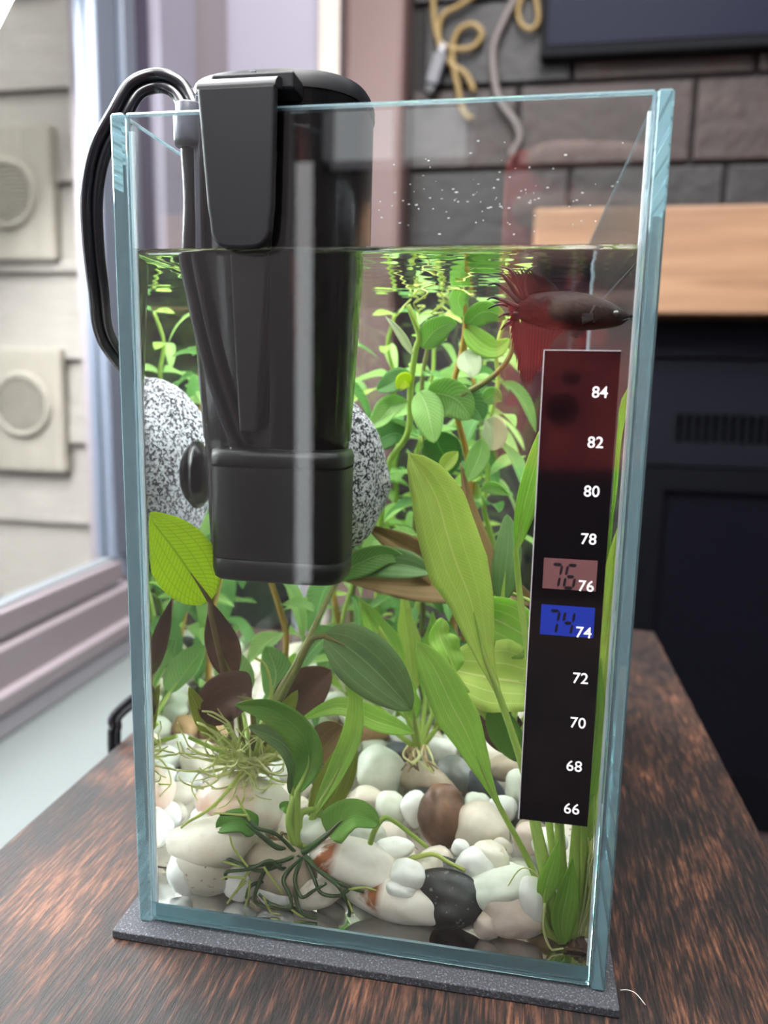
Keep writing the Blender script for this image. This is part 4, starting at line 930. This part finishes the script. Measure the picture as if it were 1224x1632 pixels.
# --- stem plants at the back: hero stem traced, others grown
hs = pbase('stem_plant', 622, 745, .12, 'leafy stem plant with orange-green stem right of the black filter')
strand(hs, [(600, 1010, .135), (604, 860, .13), (618, 745, .12), (650, 690, .112), (654, 620, .108), (662, 560, .104), (668, 535, .102), (656, 500, .1), (650, 486, .1)], .0014, 'green', 'stem', .35)
H = [([(668, 624, .104), (680, 650, .1), (686, 676, .098), (692, 706, .097)], 50, 'stem', 'oval', 5, .1), ([(682, 626, .104), (708, 630, .102), (730, 640, .1), (752, 668, .1)], 66, 'stem', 'oval', 20, .15),
     ([(690, 690, .118), (700, 712, .118), (712, 735, .118), (716, 756, .118)], 64, 'stemdark', 'oval', 5, .1), ([(672, 555, .104), (690, 530, .102), (710, 518, .1), (728, 516, .1)], 44, 'stem', 'oval', 10, .1),
     ([(650, 640, .108), (625, 648, .106), (606, 668, .105), (580, 686, .105)], 40, 'stem', 'lance', 30, .2), ([(658, 566, .104), (642, 540, .1), (628, 520, .098), (614, 504, .098)], 14, 'pale', 'lance', 10, .2),
     ([(655, 612, .108), (640, 604, .106), (622, 612, .104), (600, 622, .104)], 40, 'stemdark', 'oval', 30, .1), ([(654, 612, .106), (646, 606, .104), (640, 612, .103), (634, 622, .102)], 26, 'bright', 'oval', 10, .1),
     ([(700, 640, .112), (728, 640, .112), (756, 650, .112), (770, 670, .112)], 60, 'stemdark', 'oval', -20, .1), ([(650, 700, .118), (630, 690, .118), (606, 700, .118), (584, 720, .118)], 46, 'stemdark', 'oval', 20, .1)]
for pth, w_, m_, pf, tl, cu in H: leaf(hs, pth, w_, m_, pf, tilt=tl, cup=cu)
hs2 = pbase('stem_plant', 735, 760, .11, 'stem plant with orange stem and pale leaves between filter and fish')
strand(hs2, [(740, 1020, .13), (736, 900, .125), (748, 760, .12), (728, 660, .116), (724, 610, .114), (736, 560, .112), (742, 510, .11), (740, 440, .11)], .0013, 'orange', 'stem', .3)
strand(hs2, [(735, 630, .1), (765, 614, .095), (796, 590, .09), (815, 560, .088), (816, 520, .088)], .0011, 'olive', 'stem', .3)
for pth, w_, m_, pf, tl, cu in [([(740, 560, .11), (746, 572, .108), (752, 588, .106), (752, 602, .105)], 40, 'pale', 'oval', 5, .1), ([(768, 700, .1), (765, 722, .1), (756, 745, .1), (744, 768, .1)], 36, 'stem', 'oval', 10, .1),
     ([(775, 668, .105), (785, 680, .105), (788, 700, .105), (782, 718, .105)], 42, 'pale', 'oval', 0, .1), ([(766, 782, .1), (780, 776, .1), (795, 780, .1), (812, 790, .1)], 22, 'stem', 'lance', 20, .2),
     ([(730, 720, .105), (712, 740, .105), (698, 760, .105)], 26, 'yellow', 'lance', 20, .2), ([(742, 520, .11), (764, 500, .108), (784, 498, .108), (806, 508, .108)], 40, 'stem', 'oval', 20, .1), ([(742, 520, .11), (764, 545, .108), (790, 556, .108), (812, 540, .108)], 38, 'fresh', 'oval', -10, .1),
     ([(742, 505, .11), (730, 480, .108), (740, 460, .108), (760, 455, .108)], 34, 'stem', 'oval', 20, .1), ([(770, 640, .1), (786, 630, .1), (800, 640, .1)], 30, 'mid', 'lance', 10, .1)]: leaf(hs2, pth, w_, m_, pf, tilt=tl, cup=cu)
# shared leaf meshes for the grown stems
def leafmesh(seed, Lg, Wd, bend, mat):
    rr = random.Random(seed); V = []; F = []; uv = []; nu, nv = 12, 6
    for i in range(nu+1):
        t = i/nu; x = Lg*(t if True else 0); z = -bend*Lg*t*t+.12*Lg*t; hw = Wd/2*(.07 if t < .12 else max(.02, PROF['oval'](max(.001, min(.999, (t-.12)/.88)))))
        for j in range(nv+1):
            a = (j/nv-.5)*2; V.append((x*(1-.12*bend*t), a*hw, z+.22*hw*a*a*2+.0006*math.sin(t*9+seed+a*2)*abs(a))); uv.append((t, j/nv))
    for i in range(nu):
        for j in range(nv): F.append((i*(nv+1)+j, i*(nv+1)+j+1, (i+1)*(nv+1)+j+1, (i+1)*(nv+1)+j))
    return me('leaf', V, F, True, uv, [L[mat]])
LM = [leafmesh(i, .020+.003*(i % 3), .0095+.0018*(i % 2), (.1, .5, .9)[i % 3], ('stem', 'stemdark', 'stem', 'mid', 'stem', 'stemdark', 'fresh', 'stem')[i]) for i in range(8)]
def grow(x, y, z1, label, seed, smat='green'):
    rr = random.Random(seed); z0 = bed(x, y)+.002; e = empty('stem_plant', (x, y, z0), label, 'plant', 'leafy stem plants at the back of the tank')
    k = max(4, int((z1-z0)/.012)); pts = []; px, py = 0, 0
    for i in range(k+1):
        pts.append(Vector((px, py, (z1-z0)*i/k))); px += rr.uniform(-.0035, .0035); py += rr.uniform(-.003, .003)
        px = min(max(px, .012-x), .131-x); py = min(max(py, .02-y), .203-y)
    MB().tube(cr(pts, 4), lambda t: .0014-.0006*t, 7).build('stem', S[smat], e, True)
    a = rr.uniform(0, 3)
    for i in range(1, k+1):
        a += math.pi/2+rr.uniform(-.4, .4)
        for sgn in (0, math.pi):
            p = pts[i]; s_ = rr.uniform(.75, 1.15)*(1 if i < k-1 else .65); an = a+sgn; d = .021*s_
            gx2, gy2 = x+p.x+math.cos(an)*d, y+p.y+math.sin(an)*d
            if not (.008 < gx2 < .1355 and .012 < gy2 < .207) or z0+p.z+.003 > WZ: continue
            o = bpy.data.objects.new('leaf', rr.choice(LM)); COL.objects.link(o); o.parent = e; o.location = p; o.rotation_euler = (rr.uniform(-.4, .4), rr.uniform(-.5, .35), an); o.scale = (s_, s_, s_)
    return e
for i, (x, y, z1, lb, sm_) in enumerate([(.072, .165, .198, 'tall leafy stem plant at the back just right of the filter', 'green'), (.088, .180, .199, 'tall leafy stem plant at the back under the water surface, centre', 'orange'),
    (.100, .150, .195, 'leafy stem plant behind the pale-leaved orange stem', 'green'), (.080, .130, .185, 'shorter leafy stem plant behind the speckled stone', 'olive'), (.060, .180, .198, 'leafy stem plant at the back behind the black filter', 'green'),
    (.045, .150, .196, 'leafy stem plant behind the left side of the filter', 'orange'), (.028, .175, .197, 'leafy stem plant in the left rear corner', 'green'), (.022, .125, .190, 'leafy stem plant by the left pane behind the speckled stone', 'orange'),
    (.068, .125, .150, 'low leafy stem plant beside the speckled stone', 'green'), (.102, .190, .180, 'leafy stem plant at the back behind the fish', 'green'), (.036, .195, .150, 'half-height leafy stem plant at the left rear', 'olive'), (.050, .120, .100, 'low bushy stem plant under the speckled stone', 'green')]):
    grow(x, y, z1, lb, 40+i, sm_)
# floating shoot tips and roots just under the surface
ft = empty('floating_roots', (.085, .12, .199), 'tangle of pale thin roots trailing just under the water surface', 'roots'); ft['kind'] = 'stuff'
mb = MB()
for k in range(14):
    r_ = random.Random(k+900); x, y = r_.uniform(.066, .088), r_.uniform(.07, .17); p = [Vector((x, y, .2015))]
    for s_ in range(3): p.append(p[-1]+Vector((r_.uniform(-.006, .006), r_.uniform(-.005, .005), r_.uniform(-.004, .001))))
    mb.tube([inside(q) for q in cr(p, 4)], .0003, 5)
mb.V = [v-ft.location for v in mb.V]; o = mb.build('root', S['tip'], ft, True)

# ------------------------------------------------------------------ fish
fish = empty('betta_fish', tuple(at(905, 500, .027)), 'dark maroon fighting fish with ragged fins facing right at the surface', 'fish')
def m_fish():
    t = NT('fish_scales'); v = t.obj((1, 1, 1)); sx = t.n('ShaderNodeSeparateXYZ'); c = t.n('ShaderNodeTexCoord'); t.l(c.outputs['Object'], sx.inputs[0])
    vo = t.n('ShaderNodeTexVoronoi'); vo.inputs['Scale'].default_value = 900; t.l(v, vo.inputs['Vector'])
    f = t.math('MULTIPLY_ADD', sx.outputs[2], -110, .25, clamp=True); col = t.mix(f, rgb(12, 10, 13), rgb(34, 12, 17)); hd = t.math('MULTIPLY_ADD', sx.outputs[0], 90, -.5, clamp=True)
    col = t.mix(hd, col, rgb(10, 9, 11))
    return t.done(t.pbr(col, .6, .12, 0, t.bump(vo.outputs['Distance'], .5, .0003)))
def m_fin():
    t = NT('fish_fin'); uvn = t.n('ShaderNodeUVMap'); sx = t.n('ShaderNodeSeparateXYZ'); t.l(uvn.outputs[0], sx.inputs[0])
    st = t.math('POWER', t.math('ABSOLUTE', t.math('SINE', t.math('MULTIPLY', sx.outputs[1], 3.14159*14))), 3)
    col = t.mix(t.math('MULTIPLY', st, .5), rgb(116, 26, 34), rgb(38, 16, 22)); d = t.pbr(col, .45, .4)
    tr = t.n('ShaderNodeBsdfTranslucent'); t.l(col, tr.inputs[0]); m = t.n('ShaderNodeMixShader'); m.inputs[0].default_value = .4; t.l(d, m.inputs[1]); t.l(tr.outputs[0], m.inputs[2]); return t.done(m.outputs[0])
fishm, finm = m_fish(), m_fin(); finb = simple('dark_fin', rgb(20, 15, 20), .5)
FYf = .0275
top_ = [(1004, 503), (985, 488), (965, 478), (940, 469), (910, 464), (880, 464), (850, 468), (832, 476), (822, 484)]
bot_ = [(1004, 507), (990, 518), (970, 523), (945, 526), (915, 527), (890, 525), (862, 520), (838, 514), (824, 506)]
V = []; F = []; n = 16; fo = Vector(fish.location)
widths = [.0006, .0022, .0034, .0040, .0042, .0038, .0028, .0018, .0010]
Tt, Bt = cr([at(x, y, FYf) for x, y in top_], 4), cr([at(x, y, FYf) for x, y in bot_], 4); kk = len(Tt)
for i in range(kk):
    t_ = i/(kk-1)*8; a_ = int(min(7, t_)); wd = widths[a_]*(1-(t_-a_))+widths[a_+1]*(t_-a_); c = (Tt[i]+Bt[i])/2; h_ = (Tt[i]-Bt[i])/2
    for j in range(n): a = 2*math.pi*j/n; V.append(c+h_*math.cos(a)+Vector((0, wd*math.sin(a), 0))-fo)
F = [(i*n+j, (i+1)*n+j, (i+1)*n+(j+1) % n, i*n+(j+1) % n) for i in range(kk-1) for j in range(n)]+[tuple(range(n)), tuple(range(kk*n-1, (kk-1)*n-1, -1))]
obj('fish_body', me('fish_body', V, F), fishm, fish)
ey = at(981, 500, FYf-.0022)-fo
e0 = obj('eye', me('eye', [v*.00095 for v in I3[0]], I3[1]), simple('fish_eye', rgb(14, 12, 14), .08, .8), fish, tuple(ey))
obj('iris', me('iris', [Vector((v.x*.0011, v.y*.0006, v.z*.0011)) for v in I3[0]], I3[1]), simple('fish_iris', rgb(70, 56, 54), .2), e0, (0, .0003, 0))
strand_m = finb
gl = [at(948, 487, FYf-.0036)-fo, at(942, 500, FYf-.004)-fo, at(946, 514, FYf-.0036)-fo]; MB().tube(cr(gl, 5), .00028, 6).build('gill_edge', finb, fish, True)
mo = [at(1003, 507, FYf-.0005)-fo, at(992, 511, FYf-.0018)-fo]; MB().tube(cr(mo, 4), .0002, 6).build('mouth', simple('mouth_dark', rgb(20, 16, 18), .4), fish, True)
def fin(name, root, tips, mat, Yr=FYf, Yt=None, ragged=0, nr=None, wav=.0012, seed=0):
    """root and tips: matching px polylines; each ray becomes a ridge, tips ragged"""
    nr = nr or 28; R_ = cr([Vector((x, y, 0)) for x, y in root], 12); T_ = cr([Vector((x, y, 0)) for x, y in tips], 12); rr = random.Random(seed)
    V, F, uv = [], [], []; m_ = 9
    for i in range(nr*2+1):
        s_ = i/(nr*2); a = R_[min(len(R_)-1, int(s_*(len(R_)-1)))]; b = T_[min(len(T_)-1, int(s_*(len(T_)-1)))]
        fac = 1 if i % 2 == 0 else 1-ragged
        fac *= 1-rr.uniform(0, .08)*(ragged > 0)
        for j in range(m_+1):
            t_ = j/m_*fac; p = a.lerp(b, t_); Yy = Yr+((Yt if Yt is not None else Yr)-Yr)*t_+wav*math.sin(s_*9+t_*2.2+seed)*t_+(.00015 if i % 2 else -.00015)
            q = inside(at(p.x, p.y, Yy)); V.append(q-fo); uv.append((t_, s_))
    for i in range(nr*2):
        for j in range(m_): F.append((i*(m_+1)+j, i*(m_+1)+j+1, (i+1)*(m_+1)+j+1, (i+1)*(m_+1)+j))
    o = obj(name, me(name, V, F, True, uv), mat, fish); sd = o.modifiers.new('thick', 'SOLIDIFY'); sd.thickness = .0001; return o
fin('anal_fin', [(900, 526), (870, 520), (845, 514), (830, 508)], [(880, 544), (862, 590), (840, 622), (824, 600)], finm, ragged=.14, nr=18, seed=2)
fin('tail_fin', [(828, 510), (824, 498), (822, 488)], [(832, 600), (816, 560), (812, 520), (808, 490), (806, 474)], finm, ragged=.25, nr=14, seed=4, Yt=.026)
fin('dorsal_fin', [(892, 464), (866, 466), (838, 473)], [(880, 450), (856, 432), (828, 422), (800, 432)], finb, ragged=.3, nr=14, seed=6, wav=.0006)
fin('ventral_fin', [(935, 526), (928, 526)], [(920, 540), (905, 536)], finb, ragged=.1, nr=4, seed=8, wav=.0003)
fin('pectoral_fin', [(946, 500), (944, 510)], [(926, 500), (926, 518)], finb, Yr=FYf-.0044, Yt=FYf-.0055, ragged=.1, nr=5, seed=9, wav=.0003)
for i, pp in enumerate([[(828, 490), (800, 478), (785, 474), (776, 478)], [(830, 484), (806, 462), (790, 452), (778, 454)], [(832, 480), (812, 452), (800, 438), (786, 436)], [(836, 476), (822, 444), (812, 430), (796, 424)], [(840, 474), (836, 446), (842, 430), (856, 424)],
       [(828, 494), (808, 486), (792, 486), (778, 492)], [(826, 500), (806, 500), (794, 506)], [(826, 506), (808, 516), (798, 526)]]):
    q = [inside(at(x, y, .0265+.0004*(i % 3)))-fo for x, y in pp]; MB().tube(cr(q, 6), lambda t: .0007*(1-.75*t), 6, .5).build('tail_ray', finb, fish, True)

# ------------------------------------------------------------------ the phone taking the picture (it shows in the glass)
ph = empty('phone', (.1358, -.206, .206), 'phone in a red case held upside down facing the tank, seen reflected in the glass', 'phone')
redm = simple('red_case', rgb(184, 76, 74), .35, .5); lensm = simple('lens_glass', rgb(170, 176, 172), .3, .6); phx0, phx1, phz0, phz1 = .0965, .175, .127, .285
def rr_box(x0, x1, z0, z1, y0, y1, r, n=8):
    pts = []
    for cx_, cz_, a0 in ((x1-r, z1-r, 0), (x0+r, z1-r, 90), (x0+r, z0+r, 180), (x1-r, z0+r, 270)):
        for i in range(n+1): a = math.radians(a0+90*i/n); pts.append((cx_+r*math.cos(a), cz_+r*math.sin(a)))
    k = len(pts); V = [(x, y0, z) for x, z in pts]+[(x, y1, z) for x, z in pts]; F = [tuple(range(k)), tuple(range(2*k-1, k-1, -1))]+[(i, k+i, k+(i+1) % k, (i+1) % k) for i in range(k)]
    return V, F
rel(MB().add(*rr_box(phx0, phx1, phz0, phz1, -.2135, -.2045, .010)), 'case', redm, ph, bevel=.0015)
rel(MB().add(*rr_box(phx0+.003, phx1-.003, phz0+.003, phz1-.003, -.2150, -.2134, .008)), 'screen', M['black_gloss'], ph)
rel(MB().add(*rr_box(.1010, .1420, .1325, .1820, -.2046, -.2032, .010)), 'camera_plateau', redm, ph, bevel=.0005)
def disc(x, z, r, y0, y1, name, mat, par=ph):
    return rel(MB().add(*rr_box(x-r, x+r, z-r, z+r, y0, y1, r*.999, 10)), name, mat, par, smooth=False)
for z in (.1685, .1468):
    o = disc(.1122, z, .0098, -.2034, -.2022, 'lens_ring', simple('lens_ring', rgb(150, 60, 60), .3)); o2 = rel(MB().add(*rr_box(.1122-.0085, .1122+.0085, z-.0085, z+.0085, -.2024, -.2020, .0084, 10)), 'lens', lensm, o)
    o2.location = (0, 0, 0)
    for v in o2.data.vertices: pass
rel(MB().add(*rr_box(.1225, .1390, .1500, .1660, -.2034, -.2028, .0070)), 'flash_recess', M['black_gloss'], ph)
rel(MB().add(*rr_box(.1300, .1390, .1705, .1770, -.2034, -.2028, .0030)), 'microphone_recess', M['black_gloss'], ph)

# hand of the photographer, gripping the top of the phone from its right edge
hand = empty('person', (.30, -.42, .02), 'hand and dark sleeve of the person holding the phone, reflected in the glass', 'person')
skin = simple('skin', rgb(132, 96, 84), .6, .4, var=.06); sleeve = simple('dark_sleeve', rgb(26, 25, 32), .8, .2)
def skinned(name, chains, mat, subs=2):
    V, E, Rr = [], [], []
    root = 0
    for ch in chains:
        prev = None
        for item in ch:
            if isinstance(item, int): prev = item; continue
            x, y, z, r = item; V.append((x-hand.location.x, y-hand.location.y, z-hand.location.z)); Rr.append(r)
            if prev is not None: E.append((prev, len(V)-1))
            prev = len(V)-1
    m = bpy.data.meshes.new(name); m.from_pydata(V, E, []); m.update(); o = obj(name, m, mat, hand)
    sk = o.modifiers.new('skin', 'SKIN'); sk.use_smooth_shade = True
    for i, r in enumerate(Rr): m.skin_vertices[0].data[i].radius = (r, r)
    m.skin_vertices[0].data[0].use_root = True
    ss = o.modifiers.new('sub', 'SUBSURF'); ss.levels = subs; ss.render_levels = subs; return o
# 0 wrist, 1 palm base, 2 palm middle, 3..6 knuckles
ch = [[(.262, -.315, .152, .026), (.236, -.270, .188, .030), (.214, -.246, .226, .026)], [2, (.193, -.232, .270, .0125), (.184, -.206, .272, .0095), (.152, -.1950, .275, .0095), (.120, -.1950, .277, .0090), (.106, -.1970, .277, .0075)],
      [2, (.197, -.233, .247, .0125), (.186, -.205, .250, .010), (.150, -.1945, .253, .0098), (.114, -.1945, .254, .0092), (.100, -.1970, .254, .0078)], [2, (.199, -.234, .224, .0125), (.187, -.205, .229, .0098), (.152, -.1945, .231, .0095), (.118, -.1945, .231, .0090), (.104, -.1970, .230, .0075)],
      [1, (.200, -.236, .206, .0115), (.187, -.207, .208, .0088), (.160, -.1950, .209, .0085), (.134, -.1950, .208, .0080), (.120, -.1970, .207, .0068)], [1, (.212, -.262, .222, .014), (.186, -.252, .244, .011), (.162, -.232, .256, .009)]]
skinned('hand', ch, skin)
skinned('sleeve', [[(.266, -.322, .160, .033), (.290, -.40, .08, .044), (.33, -.52, -.06, .055), (.36, -.66, -.10, .062)]], sleeve, 1)
